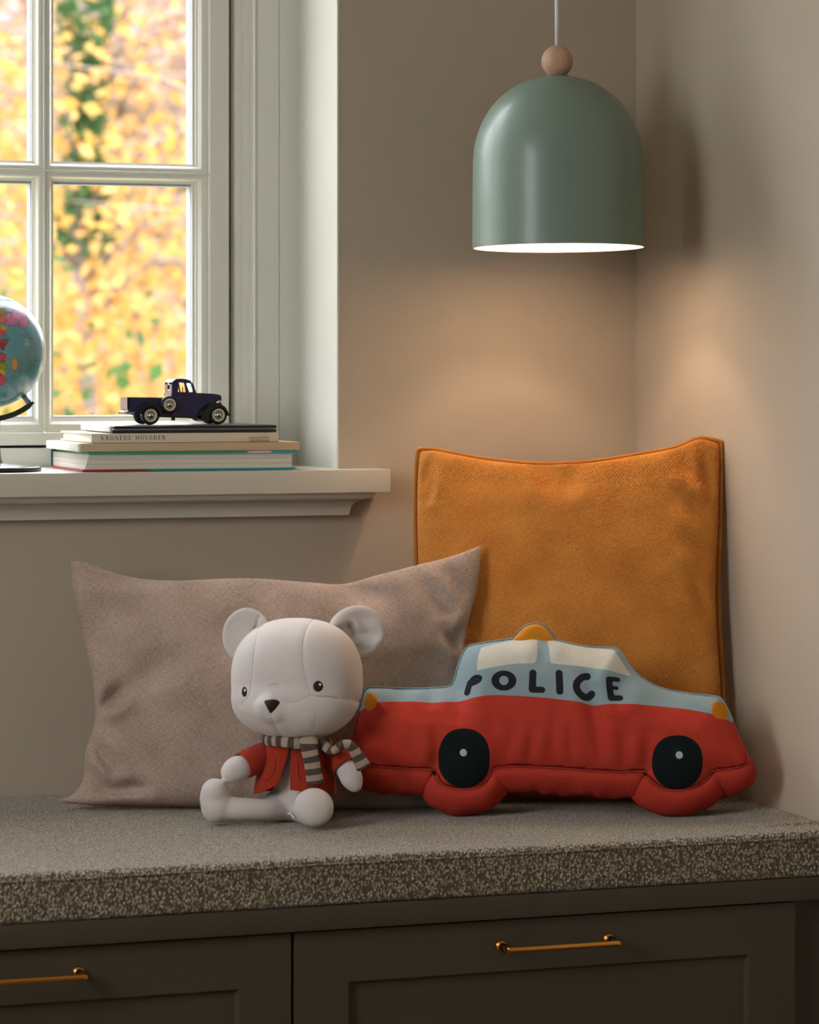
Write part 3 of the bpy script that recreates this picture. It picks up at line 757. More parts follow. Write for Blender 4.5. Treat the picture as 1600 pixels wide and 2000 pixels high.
v_, f_ = tube(carT(np.c_[arc, np.full(len(arc), zt_+.001)]), .0024, 8); mesh('siren_piping', v_, f_, simple('grey_piping', (130, 126, 128), .9), car)

# ------------------------------------------------------------------ plush bear
M['plush'] = None
m = NT('off_white_velour'); o_ = m.obj()
m.base(m.mix(m.noise(22, 3, o_), s2l((204, 195, 191)), s2l((220, 212, 208))), .95, .15)
m.b.inputs['Sheen Weight'].default_value = .55; m.b.inputs['Sheen Roughness'].default_value = .4; m.b.inputs['Sheen Tint'].default_value = s2l((235, 226, 222))
m.bump(m.math('ADD', m.noise(700, 2, o_), m.math('MULTIPLY', m.noise(70, 2, o_), 1.2)), .3, .0008); M['plush'] = m.m
M['black_thread'] = simple('black_embroidery', (22, 22, 24), .6, nscale=900, nstr=.4)
M['white_thread'] = simple('white_embroidery', (225, 225, 225), .7)
M['stitch'] = simple('grey_seam_thread', (138, 124, 118), .9)
tb = 4.42; bs = tb/FPX
bear = thing('plush_bear', (W(575, 1600, tb).x, W(575, 1600, tb).y, .5), 'off-white plush bear in a rust red jacket and striped scarf, sitting', 'soft toy')
def ellipsoid(bm, c, r, R=None, p=2.0, n=40):
    q = bmesh.ops.create_uvsphere(bm, u_segments=n, v_segments=n//2, radius=1)
    Rv = Matrix(((RT.x, -FW.x, 0), (RT.y, -FW.y, 0), (0, 0, 1)))   # local x right, y towards viewer, z up
    Rm = Rv @ (R or Matrix.Identity(3))
    for v in q['verts']:
        d = v.co.copy()
        if p != 2.0:
            k = (abs(d.x)**p+abs(d.y)**p+abs(d.z)**p)**(-1/p); d *= k
        v.co = Vector(c)+Rm @ Vector((d.x*r[0], d.y*r[1], d.z*r[2]))
def capsule(bm, pts, rad, n=20):
    P = catmull([tuple(p)+(r,) for p, r in zip(pts, rad)], 7)
    for q in P:
        e = bmesh.ops.create_uvsphere(bm, u_segments=n, v_segments=n//2, radius=1)
        for v in e['verts']: v.co = Vector(q[:3])+v.co*q[3]
def remeshed(bm, voxel, smooth_it, fac=.5):
    me = bpy.data.meshes.new('tmp'); bm.to_mesh(me); bm.free()
    o = bpy.data.objects.new('tmp', me); COL.objects.link(o)
    r = o.modifiers.new('r', 'REMESH'); r.mode = 'VOXEL'; r.voxel_size = voxel
    sm = o.modifiers.new('s', 'SMOOTH'); sm.factor = fac; sm.iterations = smooth_it
    dg = bpy.context.evaluated_depsgraph_get(); ev = o.evaluated_get(dg); m2 = bpy.data.meshes.new_from_object(ev)
    bpy.data.objects.remove(o); return m2
Bw = lambda px, py, t=tb: W(px, py, t)
HT = 4.405; HC = Bw(580, 1326, HT)
yawh = Matrix.Rotation(math.radians(20), 3, 'Z')
# torso, legs, arms as one continuous body
bm = bmesh.new()
ellipsoid(bm, Bw(590, 1520), (.041, .034, .055)); ellipsoid(bm, Bw(582, 1568), (.050, .038, .028))
ellipsoid(bm, Bw(592, 1470), (.030, .026, .028)); capsule(bm, [Bw(592, 1470), Bw(590, 1440), Bw(585, 1400)], [.022, .020, .022])
# left leg (photo left): thigh out of the crotch, along the seat, foot turned up
capsule(bm, [Bw(556, 1583, 4.40), Bw(520, 1582, 4.375), Bw(478, 1580, 4.365), Bw(440, 1579, 4.365), Bw(428, 1574, 4.365)], [.0150, .0155, .0160, .0180, .021])
capsule(bm, [Bw(424, 1575, 4.365), Bw(420, 1558, 4.365), Bw(419, 1546, 4.36)], [.0235, .0220, .0190])
# right leg pointing to the viewer, sole forward
capsule(bm, [Bw(592, 1585, 4.40), Bw(600, 1586, 4.37), Bw(608, 1586, 4.335)], [.018, .0165, .018])
ellipsoid(bm, Bw(613, 1577, 4.315), (.0285, .019, .0275)); ellipsoid(bm, Bw(607, 1564, 4.318), (.019, .017, .016))
# arms
capsule(bm, [Bw(548, 1472, 4.42), Bw(512, 1480, 4.40), Bw(480, 1496, 4.385), Bw(462, 1502, 4.375), Bw(452, 1508, 4.37)], [.016, .015, .0165, .0185, .0155])
capsule(bm, [Bw(632, 1472, 4.42), Bw(655, 1484, 4.40), Bw(676, 1502, 4.385), Bw(686, 1518, 4.38), Bw(693, 1532, 4.378)], [.015, .0155, .0155, .0165, .0115])
me = remeshed(bm, .0026, 6)
co = np.zeros(len(me.vertices)*3); me.vertices.foreach_get('co', co); co = co.reshape(-1, 3); co[:, 2] = np.maximum(co[:, 2], .5008); me.vertices.foreach_set('co', co.ravel()); me.update()
body = link('body', me, M['plush'], bear)
# head
bm = bmesh.new()
Rh = yawh
def hp(x, y, z): return HC + Matrix(((RT.x, -FW.x, 0), (RT.y, -FW.y, 0), (0, 0, 1))) @ (Rh @ Vector((x, y, z)))
ellipsoid(bm, HC, (.0945, .078, .087), Rh, p=2.35, n=64)
ellipsoid(bm, hp(0, .008, -.026), (.0925, .076, .058), Rh, p=2.2, n=48)
ellipsoid(bm, hp(-.008, .060, -.034), (.036, .032, .026), Rh, n=32); ellipsoid(bm, hp(-.009, .078, -.0275), (.018, .018, .0155), Rh, n=24)
me = remeshed(bm, .0028, 9)
co = np.zeros(len(me.vertices)*3); me.vertices.foreach_get('co', co); co = co.reshape(-1, 3)
# soft seams pulled into the head panels
RI = np.array(RT); FI = np.array(FW)
rel_ = co-np.array(CAMP); tt = rel_ @ FI; pxs = 800+FPX*(rel_ @ RI)/tt; pys = 720-FPX*rel_[:, 2]/tt; front = tt < HT+.01
seams_px = [[(512, 1212), (500, 1245), (495, 1280), (491, 1320), (488, 1352)], [(612, 1208), (598, 1228), (591, 1260), (592, 1300), (600, 1335), (606, 1356)],
            [(606, 1357), (640, 1362), (680, 1365), (709, 1371)], [(606, 1357), (590, 1366), (570, 1371), (556, 1372)], [(529, 1392), (536, 1415), (549, 1438)], [(617, 1395), (612, 1425)],
            [(488, 1352), (480, 1366), (470, 1376)]]
nrm = np.zeros(len(co)*3); me.vertices.foreach_get('normal', nrm); nrm = nrm.reshape(-1, 3)
disp = np.zeros(len(co))
for k, P in enumerate(seams_px):
    q = catmull(P, 5); dd = sdf_poly(pxs, pys, q, closed=False); a = .0013 if k < 5 else .0008
    disp = np.maximum(disp, a*np.exp(-(dd/4.5)**2)*front)
co = co-nrm*disp[:, None]; me.vertices.foreach_set('co', co.ravel()); me.update()
hd = link('head', me, M['plush'], bear)
me2 = hd.data; hv = [v.co+Vector(bear.location) for v in me2.vertices]
bvh = BVHTree.FromPolygons(hv, [tuple(p.vertices) for p in me2.polygons])
bv = [v.co+Vector(bear.location) for v in body.data.vertices]; bvb = BVHTree.FromPolygons(bv, [tuple(p.vertices) for p in body.data.polygons])
def hit(px, py, off, tree=None, fb=4.4):
    d = ray(px, py).normalized(); h = (tree or bvh).ray_cast(CAMP, d)
    if h[0] is None: return W(px, py, fb), -d
    return h[0]+h[1]*off, h[1]
def patch(name, outline, off, mat, parent, tree=None, dome=0):
    c = np.mean(outline, 0); n = len(outline); Vs = []; Fs = []; rg = 6
    for r in range(rg+1):
        k = 1-r/rg
        for p in outline:
            x, y = c+(np.array(p)-c)*k; h, nn_ = hit(x, y, off+dome*(1-k*k)-(.0006 if r == 0 else 0), tree); Vs.append(h)
    for r in range(rg):
        for j in range(n):
            l = (j+1) % n; Fs.append((r*n+j, (r+1)*n+j, (r+1)*n+l, r*n+l))
    return mesh(name, Vs, Fs, mat, parent)
def circ(cx, cy, rx, ry, n=28): return [(cx+rx*math.cos(2*PI*i/n), cy+ry*math.sin(2*PI*i/n)) for i in range(n)]
for (c, hl) in ((circ(477.5, 1351, 5.2, 10), circ(479.6, 1348.5, 1.7, 2.8, 14)), (circ(621.5, 1340.5, 9.8, 10.8), circ(625, 1336.8, 2.5, 2.8, 14))):
    e = patch('eye', c, .0006, M['black_thread'], hd, dome=.0008); e.location -= Vector((0, 0, 0)); patch('eye_glint', hl, .0018, M['white_thread'], hd)
e = patch('nose', catmull([(517, 1369), (528, 1366.5), (540, 1367), (546.5, 1372), (541, 1381), (533, 1390), (528, 1392.5), (524, 1386), (519, 1377)], 4, closed=True), .0008, M['black_thread'], hd, dome=.001)
for P in seams_px:
    q = catmull(P, 8); pts = [hit(x, y, -.0002)[0] for x, y in q]; v_, f_ = tube(pts, .00035, 5); mesh('seam_thread', v_, f_, M['stitch'], hd)
# dashed hand stitching over the muzzle
for a, b in (((618, 1360), (660, 1363)), ((522, 1339), (545, 1337))):
    parts = []
    for i in range(9):
        u0, u1 = i/9, (i+.5)/9; pts = [hit(a[0]+(b[0]-a[0])*u, a[1]+(b[1]-a[1])*u-2*math.sin(PI*u), .0002)[0] for u in (u0, (u0+u1)/2, u1)]
        parts.append(tube(pts, .0005, 5))
    v_, f_ = merge(parts); o = mesh('hand_stitching', v_, f_, M['stitch'], hd); o['kind'] = 'stuff'
# ears: cupped padded discs folded at the base
def ear(cx, cy, rx, ry, rot, t, fold, flip, cup=.012):
    n, rg = 64, 16; Vs = []; Fs = []; c = Bw(cx, cy, t); cr_, sr_ = math.cos(rot), math.sin(rot)
    for side in (1, -1):
        b0 = len(Vs)
        for r in range(rg+1):
            k = r/rg
            for i in range(n):
                a = 2*PI*i/n; x = k*math.cos(a); y = k*math.sin(a)
                th = .0085*math.sqrt(max(0, 1-k**4))*(.9)
                z = cup*(k*k-.6)+side*th
                if side > 0: z += fold(x, y)
                X_, Y_ = x*rx*bs, y*ry*bs
                X2, Y2 = X_*cr_-Y_*sr_, X_*sr_+Y_*cr_
                Vs.append(c+RT*X2+Vector((0, 0, Y2))-FW*(z+flip*X2))
        for r in range(rg):
            for i in range(n):
                l = (i+1) % n; f = (b0+r*n+i, b0+r*n+l, b0+(r+1)*n+l, b0+(r+1)*n+i); Fs.append(f[::-1] if side > 0 else f)
    o = mesh('ear', Vs, Fs, M['plush'], hd); return o
def fr_(x, y):
    z = 0
    for (x0, y0, x1, y1, w, dp) in ((-.9, .12, -.2, .25, .13, .003), (-.2, .25, -.1, -.05, .12, .005), (-.1, -.12, .6, -.25, .18, .0035), (-.4, -.62, .35, -.66, .14, .003)):
        d_, t_ = seg_d(np.array(x), np.array(y), (x0, y0), (x1, y1)); z += float(-dp*np.exp(-(d_/w)**2)+dp*.35*np.exp(-((d_-2.2*w)/(1.2*w))**2))
    z *= 1.7; rr_ = math.hypot(x, y)
    return z*max(0, min(1, (1-rr_)*5))+.0045*math.exp(-((rr_-.78)/.15)**2)-.003*math.exp(-(rr_/.5)**2)
def fl_(x, y):
    d_, t_ = seg_d(np.array(x), np.array(y), (.36, 1), (.22, -.4)); z = float(-.006*np.exp(-(d_/.05)**2)) + (.030*(x-.28) if x > .28 else 0)
    return z*max(0, min(1, (1-math.hypot(x, y))*5))
ear(481, 1240, 47, 54, -.25, 4.425, fl_, .35); ear(697, 1234, 58, 52, .2, 4.43, fr_, -.15)

# jacket: shell round the torso, open in front, plus two sleeves
m = NT('rust_red_felt'); o_ = m.obj(); m.base(m.mix(m.noise(260, 2, o_), s2l((146, 44, 30)), s2l((178, 61, 40))), .95, .1); m.b.inputs['Sheen Weight'].default_value = .15; m.bump(m.noise(800, 2, o_), .4, .0006); M['felt'] = m.m
jk = thing('jacket', (0, 0, 0)); jk.parent = bear; jk.location = Bw(590, 1550)-Vector(bear.location)
def sheet(name, rows, mat, parent, thick=.0016, k=6):
    """rows of 3D points (grid) -> smooth thick sheet"""
    G = np.array([catmull([tuple(p) for p in r], k) for r in rows]); G = np.array([catmull(G[:, j], k) for j in range(G.shape[1])]).transpose(1, 0, 2)
    a, b = G.shape[:2]; du = np.gradient(G, axis=0); dv = np.gradient(G, axis=1); N = np.cross(du, dv); N /= np.linalg.norm(N, axis=2)[..., None]+1e-9
    Vs = np.concatenate([(G+N*thick/2).reshape(-1, 3), (G-N*thick/2).reshape(-1, 3)]); n = a*b; Fs = []
    for i in range(a-1):
        for j in range(b-1):
            q = i*b+j; Fs.append((q, q+1, q+b+1, q+b)); Fs.append((q+n, q+b+n, q+b+1+n, q+1+n))
    rim = [j for j in range(b)]+[i*b+b-1 for i in range(1, a)]+[(a-1)*b+j for j in range(b-2, -1, -1)]+[i*b for i in range(a-2, 0, -1)]
    for q in range(len(rim)): u_, w_ = rim[q], rim[(q+1) % len(rim)]; Fs.append((u_, u_+n, w_+n, w_))
    o = mesh(name, Vs, Fs, mat, parent); o.data.set_sharp_from_angle(angle=.9); return o
T0 = 4.42
# photo-left front panel wrapping to the back
sheet('jacket_front', [
    [Bw(566, 1455, 4.380), Bw(545, 1454, 4.382), Bw(522, 1452, 4.394), Bw(507, 1456, 4.42), Bw(520, 1460, 4.455)],
    [Bw(561, 1478, 4.376), Bw(540, 1478, 4.378), Bw(518, 1478, 4.388), Bw(505, 1480, 4.42), Bw(518, 1480, 4.46)],
    [Bw(552, 1503, 4.374), Bw(535, 1505, 4.375), Bw(515, 1507, 4.384), Bw(502, 1508, 4.42), Bw(516, 1508, 4.465)],
    [Bw(545, 1529, 4.372), Bw(528, 1535, 4.372), Bw(510, 1541, 4.378), Bw(496, 1544, 4.40), Bw(512, 1540, 4.465)],
    [Bw(541, 1533, 4.371), Bw(522, 1542, 4.371), Bw(505, 1548, 4.376), Bw(494, 1551, 4.398), Bw(512, 1547, 4.465)]], M['felt'], jk)
sheet('jacket_front', [
    [Bw(568, 1456, 4.380), Bw(590, 1456, 4.378), Bw(620, 1456, 4.382), Bw(645, 1462, 4.41), Bw(640, 1465, 4.455)],
    [Bw(568, 1485, 4.376), Bw(592, 1486, 4.374), Bw(624, 1486, 4.378), Bw(650, 1488, 4.41), Bw(645, 1488, 4.46)],
    [Bw(567, 1515, 4.374), Bw(592, 1517, 4.372), Bw(626, 1518, 4.376), Bw(654, 1518, 4.41), Bw(648, 1516, 4.465)],
    [Bw(567, 1543, 4.373), Bw(594, 1546, 4.370), Bw(626, 1549, 4.374), Bw(656, 1550, 4.41), Bw(650, 1546, 4.465)]], M['felt'], jk)
sheet('jacket_back', [
    [Bw(520, 1458, 4.455), Bw(580, 1458, 4.475), Bw(640, 1464, 4.455)], [Bw(516, 1508, 4.465), Bw(580, 1508, 4.49), Bw(648, 1516, 4.465)], [Bw(512, 1545, 4.465), Bw(580, 1545, 4.49), Bw(650, 1548, 4.465)]], M['felt'], jk)
def sleeve(P, R_):
    C = catmull([tuple(p)+(r,) for p, r in zip(P, R_)], 8); v_, f_ = tube([c[:3] for c in C], [c[3] for c in C], 28, caps=False)
    Ci = [c for c in C]; v2, f2 = tube([c[:3] for c in Ci], [c[3]-.0022 for c in Ci], 28, caps=False); f2 = [q[::-1] for q in f2]
    n = len(v_); ln = len(C); ringf = [((ln-1)*28+j, (ln-1)*28+(j+1) % 28, n+(ln-1)*28+(j+1) % 28, n+(ln-1)*28+j) for j in range(28)]
    v_, f_ = merge([(v_, f_), (v2, f2)]); f_ += ringf
    return mesh('sleeve', v_, f_, M['felt'], jk)
sleeve([Bw(548, 1470, 4.42), Bw(515, 1476, 4.405), Bw(492, 1487, 4.39), Bw(474, 1496, 4.38)], [.021, .0195, .0205, .0195])
sleeve([Bw(628, 1466, 4.42), Bw(648, 1474, 4.405), Bw(664, 1488, 4.39), Bw(672, 1498, 4.385)], [.021, .0200, .0195, .0188])
for P in ([(539, 1481), (537, 1503), (533, 1514), (521, 1526)], [(583, 1490), (583, 1510), (588, 1524)]):
    q = catmull(P, 6); pts = [W(x, y, 4.3705+.00*i) for i, (x, y) in enumerate(q)]
    jb = [o for o in jk.children if o.name.startswith('jacket_front')]
    jvs = []; jfs = []
    for o in jb:
        off_ = len(jvs); jvs += [v.co+origin_of(o) for v in o.data.vertices]; jfs += [tuple(i+off_ for i in p.vertices) for p in o.data.polygons]
    jt = BVHTree.FromPolygons(jvs, jfs); pts = [hit(x, y, .0002, jt, 4.372)[0] for x, y in q]
    v_, f_ = tube(pts, .0007, 6); mesh('pocket_slit', v_, f_, simple('dark_pocket_slit', (60, 22, 18), .9), jk)
# scarf: knitted stripes, tails as flat soft tubes
m = NT('striped_knit'); uv = m.uv(); sp = m.node('ShaderNodeSeparateXYZ', {0: uv}); u_ = sp.outputs[0]; v_ = sp.outputs[1]
st_ = m.math('GREATER_THAN', m.math('SINE', m.math('MULTIPLY', u_, 2*PI/.0178)), 0.05)
kn = m.math('MULTIPLY', m.math('ABSOLUTE', m.math('SINE', m.math('MULTIPLY', v_, PI/.0016))), m.math('ABSOLUTE', m.math('SINE', m.math('ADD', m.math('MULTIPLY', u_, PI/.0014), m.math('MULTIPLY', m.math('ABSOLUTE', m.math('SINE', m.math('MULTIPLY', v_, PI/.0016))), 1.6)))))
c = m.mix(st_, s2l((112, 96, 90)), s2l((208, 190, 170))); c = m.mix(m.math('MULTIPLY_ADD', kn, 1.2, .15, clamp=True), m.mix(1.0, c, (.5, .47, .45, 1), 'MULTIPLY'), c)
m.base(c, .95, .1); m.bump(kn, .7, .0012); M['knit'] = m.m
sc_ = thing('scarf', (0, 0, 0)); sc_.parent = bear; sc_.location = Bw(600, 1450)-Vector(bear.location)
def band(name, P, wid, thick, side, u0=0):
    """soft flat strip along P; side = width direction"""
    C = catmull([tuple(p) for p in P], 10); n = 22; Vs = []; UV = []; L_ = u0; m_ = len(C)
    Wd = catmull([(w,) for w in (wid if hasattr(wid, '__len__') else [wid]*len(P))], 10)[:, 0]
    for i in range(m_):
        if i: L_ += np.linalg.norm(C[i]-C[i-1])
        t = Vector(C[min(i+1, m_-1)]-C[max(i-1, 0)]).normalized(); sd_ = Vector(side)-t*Vector(side).dot(t); sd_.normalize(); nn2 = t.cross(sd_)
        e = min(1, math.sqrt(max(0.02, min(i+.4, m_-1-i+.4)/3)))
        for j in range(n):
            a = 2*PI*j/n; x = math.copysign(abs(math.cos(a))**.7, math.cos(a)); y = math.sin(a)
            Vs.append(Vector(C[i])+sd_*x*Wd[i]/2*(.75+.25*e)+nn2*y*thick/2*e); UV.append((L_, x*Wd[i]/2+(0.5 if y < 0 else 0)))
    Fs = [(i*n+j, i*n+(j+1) % n, (i+1)*n+(j+1) % n, (i+1)*n+j) for i in range(m_-1) for j in range(n)]
    Fs += [tuple(range(n))[::-1], tuple(range((m_-1)*n, m_*n))]
    return mesh(name, Vs, Fs, M['knit'], sc_, uv=UV)
up = Vector((0, 0, 1))
band('neck_wrap', [Bw(640, 1452, 4.46), Bw(560, 1446, 4.475), Bw(520, 1444, 4.44), Bw(517, 1446, 4.40), Bw(545, 1448, 4.368), Bw(575, 1452, 4.360), Bw(610, 1452, 4.358), Bw(640, 1452, 4.375), Bw(648, 1452, 4.42), Bw(640, 1452, 4.46)], .0155, .009, up)
band('scarf_tail', [Bw(597, 1436, 4.372), Bw(603, 1446, 4.352), Bw(604, 1462, 4.350), Bw(609, 1485, 4.352), Bw(613, 1510, 4.354), Bw(617, 1534, 4.356)], [.024, .026, .024, .0235, .0235, .0255], .0095, RT)
band('scarf_tail', [Bw(612, 1448, 4.366), Bw(632, 1455, 4.362), Bw(645, 1466, 4.358), Bw(655, 1464, 4.352), Bw(670, 1454, 4.350), Bw(686, 1456, 4.350), Bw(697, 1474, 4.352), Bw(706, 1490, 4.354), Bw(712, 1500, 4.356)], [.018, .016, .012, .012, .013, .014, .017, .021, .023], .011, (RT+up*.9-FW*.3).normalized())
# care label sewn on the seat
sheet('care_label', [[Bw(553, 1590, 4.395), Bw(566, 1587, 4.38), Bw(576, 1597, 4.372)], [Bw(556, 1594, 4.39), Bw(567, 1591, 4.378), Bw(573, 1600, 4.372)]], simple('white_satin_label', (215, 212, 208), .5), bear, thick=.0006)

# ------------------------------------------------------------------ books on the sill
def colfaces(c, **k): return simple(**k)
M['page'] = None
m = NT('book_pages'); o_ = m.obj(); mp = m.node('ShaderNodeMapping', {'Vector': o_, 'Scale': (3, 3, 1500)})
m.base(m.mix(m.noise(1, 2, mp.outputs[0]), s2l((188, 180, 168)), s2l((232, 228, 218))), .85, .2); M['page'] = m.m
M['page_w'] = simple('pale_page_edge', (232, 230, 218), .8)
M['cream'] = simple('cream_book_cloth', (214, 203, 180), .7, var=.06); M['tan'] = simple('tan_book_paper', (196, 172, 142), .8, var=.08)
M['ink'] = simple('black_print', (34, 32, 30), .7); M['green_ink'] = simple('green_print', (44, 110, 52), .7); M['gold_ink'] = simple('gold_print', (196, 160, 60), .6)
yb0 = -.045
def bx(px, Y=yb0): return XY(px, Y)
def bz(px, py, Y=yb0): return atY(px, py, Y).z
zA0, zA1 = ZS+.0005, bz(300, 881.5); zB1 = bz(300, 864.5); zC1 = bz(300, 845.5)
# book A, thick hardback, fore-edge to the room
def left_back(pxl, X):   # depth at which the receding left edge reaches pixel pxl
    lo, hi = -.05, .25
    for _ in range(40):
        mid = (lo+hi)/2
        if XY(pxl, mid) > X: hi = mid
        else: lo = mid
    # XY rises with Y for fixed px; want XY(pxl,Y)=X
    return (lo+hi)/2
xA0, xA1 = bx(161), bx(578); yA = min(left_back(98, xA0), .175)
A = thing('book', ((xA0+xA1)/2, (yb0+yA)/2, ZS), 'thick hardback with teal and red covers, lowest of the stack on the sill', 'book', 'books stacked on the sill')
m = NT('teal_red_cover'); o_ = m.obj(); sx_ = m.node('ShaderNodeSeparateXYZ', {0: o_}).outputs[0]
w_ = xA1-xA0
nz_ = m.math('MULTIPLY_ADD', m.noise(40, 3, o_), .02, sx_)
def lx(px): return (bx(px)-(xA0+xA1)/2)
def step2(a, w=.004): return m.math('MULTIPLY_ADD', m.math('SUBTRACT', nz_, a+.01), 1/w, .5, clamp=True)
c = m.mix(step2(lx(212)), s2l((160, 30, 62)), s2l((110, 70, 46))); c = m.mix(step2(lx(290)), c, s2l((28, 138, 122))); c = m.mix(step2(lx(430), .1), c, s2l((20, 142, 160)))
m.base(c, .4); M['coverA'] = m.m
m = NT('teal_green_cover'); o_ = m.obj(); sx_ = m.node('ShaderNodeSeparateXYZ', {0: o_}).outputs[0]; nz_ = m.math('MULTIPLY_ADD', m.noise(60, 3, o_), .006, sx_)
c = m.mix(step2(lx(484)-.007), s2l((38, 150, 118)), s2l((206, 190, 214))); c = m.mix(step2(lx(530)-.007), c, s2l((22, 148, 180)))
m.base(c, .4); M['coverB'] = m.m
bt = .0035; mid = (zA0+zA1)/2
box('back_cover', xA0, xA1, yb0, yA, zA0, zA0+bt, M['coverA'], A, .0008)
box('front_cover', xA0+.008, xA1+.005, yb0-.002, yA, zA1-bt-.0005, zA1-.0005, M['coverB'], A, .0008)
box('spine', xA0, xA1, yA-.001, yA+.0025, zA0, zA1-.0005, simple('dark_teal_spine', (18, 92, 112), .5), A, .0008)
# page block with a slightly skewed near edge, in three bundles
bm = bmesh.new(); z_ = zA0+bt; hh = (zA1-bt-.0005-z_)/3
for k in range(3):
    vs = add_box(bm, xA0+.003, xA1-.006, yb0+.003, yA-.001, z_+k*hh, z_+(k+1)*hh-.0003)
    for v in vs:
        if v.co.y < 0 and v.co.x < xA0+.01: v.co.x += (v.co.z-zA0)*.32
bm_link('page_block', bm, M['page'], A)
# book B: thick tan paper block
xB0, xB1 = bx(152.5), bx(585); yB = min(left_back(85, xB0), .18)
B_ = thing('book', ((xB0+xB1)/2, (yb0+yB)/2, zA1), 'tan paper covered book lying under the cream one, second from the bottom', 'book', 'books stacked on the sill')
box('cover', xB0+.004, xB1, yb0-.002, yB, zA1, zB1-.0005, M['tan'], B_, .0012)
box('page_block', xB0, xB0+.0045, yb0+.0, yB, zA1+.0004, zB1-.0009, M['page_w'], B_, .0006)
# book C: cream hardback with spine lettering to the room
xC0, xC1 = bx(179), bx(545.5); yC = min(left_back(117, xC0), .17)
C_ = thing('book', ((xC0+xC1)/2, (yb0+yC)/2, zB1), 'cream hardback with black capital lettering along its spine', 'book', 'books stacked on the sill')
box('spine', xC0, xC1, yb0, yb0+.004, zB1, zC1-.0005, M['cream'], C_, .001)
box('front_cover', xC0, xC1, yb0+.003, yC, zC1-.0027, zC1-.0005, M['cream'], C_, .0006); box('back_cover', xC0, xC1, yb0+.003, yC, zB1, zB1+.0022, M['cream'], C_, .0006)
box('page_block', xC0+.0035, xC1-.003, yb0+.004, yC-.004, zB1+.0022, zC1-.0027, M['page_w'], C_)
# serif capitals built from strokes
def letter(ch):
    t, h = .15, .07      # thick / thin half-width-ish
    def vst(x, w=t, a=0., b=1.): return [(x-w/2, a), (x+w/2, a), (x+w/2, b), (x-w/2, b)]
    def srf(x, y, w=.30): return [(x-w/2, y-.022 if y > .5 else y), (x+w/2, y-.022 if y > .5 else y), (x+w/2, y+.022 if y > .5 else y+.044), (x-w/2, y+.022 if y > .5 else y+.044)]
    def ln(x0, y0, x1, y1, w):
        L = math.hypot(x1-x0, y1-y0); nx_, ny_ = -(y1-y0)/L*w/2, (x1-x0)/L*w/2; return [(x0+nx_, y0+ny_), (x0-nx_, y0-ny_), (x1-nx_, y1-ny_), (x1+nx_, y1+ny_)]
    def arc(cx, cy, rx, ry, a0, a1, n=14, wt=t, wn=h):
        out = []
        for i in range(n):
            p, q = a0+(a1-a0)*i/n, a0+(a1-a0)*(i+1)/n
            wp, wq = wn+(wt-wn)*abs(math.cos(p)), wn+(wt-wn)*abs(math.cos(q))
            out.append([(cx+(rx)*math.cos(p), cy+ry*math.sin(p)), (cx+(rx-wp)*math.cos(p), cy+(ry-wp*.6)*math.sin(p)), (cx+(rx-wq)*math.cos(q), cy+(ry-wq*.6)*math.sin(q)), (cx+rx*math.cos(q), cy+ry*math.sin(q))])
        return out
    if ch == 'K': return [vst(.2), srf(.2, 0), srf(.2, 1), ln(.24, .42, .72, .98, .06), ln(.38, .56, .80, .02, .13), srf(.78, 0, .26), srf(.74, 1, .26)], .95
    if ch == 'R': return [vst(.2), srf(.2, 0), srf(.2, 1)]+arc(.3, .745, .34, .255, -PI/2, PI/2)+[ln(.2, .5, .32, .5, .05), ln(.2, .98, .32, .98, .04), ln(.42, .5, .76, .02, .13), srf(.76, 0, .22)], .90
    if ch == 'O': return arc(.45, .5, .43, .52, 0, 2*PI, 28), .95
    if ch == 'N': return [vst(.17, .05), vst(.78, .05), ln(.17, 1, .78, 0, .14), srf(.17, 0, .26), srf(.15, 1, .22), srf(.78, 1, .26)], .98
    if ch == 'E': return [vst(.2), srf(.2, 0), srf(.2, 1), ln(.1, .97, .66, .97, .08), ln(.2, .52, .54, .52, .075), ln(.1, .03, .68, .03, .08), vst(.66, .04, .80, 1.), vst(.54, .04, .42, .62), vst(.68, .04, 0, .22)], .80
    if ch == 'D': return [vst(.2), srf(.2, 0), srf(.2, 1)]+arc(.3, .5, .52, .5, -PI/2, PI/2)+[ln(.2, .98, .32, .98, .04), ln(.2, .02, .32, .02, .04)], .95
    if ch == 'H': return [vst(.2), srf(.2, 0), srf(.2, 1), vst(.78), srf(.78, 0), srf(.78, 1), ln(.2, .52, .78, .52, .075)], 1.02
    if ch == 'V': return [ln(.12, 1, .45, .02, .13), ln(.78, 1, .46, .02, .05), srf(.12, 1, .3), srf(.78, 1, .24)], .88
    return [], .55
def lettering(name, s_, x0, x1, z0, h, y, mat, parent, track=.16):
    Q = []; x = 0
    for ch in s_:
        pol, w = letter(ch); Q += [[(a+x, b) for a, b in p] for p in pol]; x += w+track
    k = (x1-x0)/(x-track); Vs = []; Fs = []
    for p in Q:
        b = len(Vs); Vs += [(x0+a*k, y, z0+c*h) for a, c in p]; Fs.append(tuple(range(b, b+len(p))))
    return mesh(name, Vs, Fs, mat, parent, smooth=False)
lettering('spine_title', 'KRONEDE HOVEDER', bx(197), bx(324), bz(260, 859.3), .0066, yb0-.00015, M['ink'], C_)
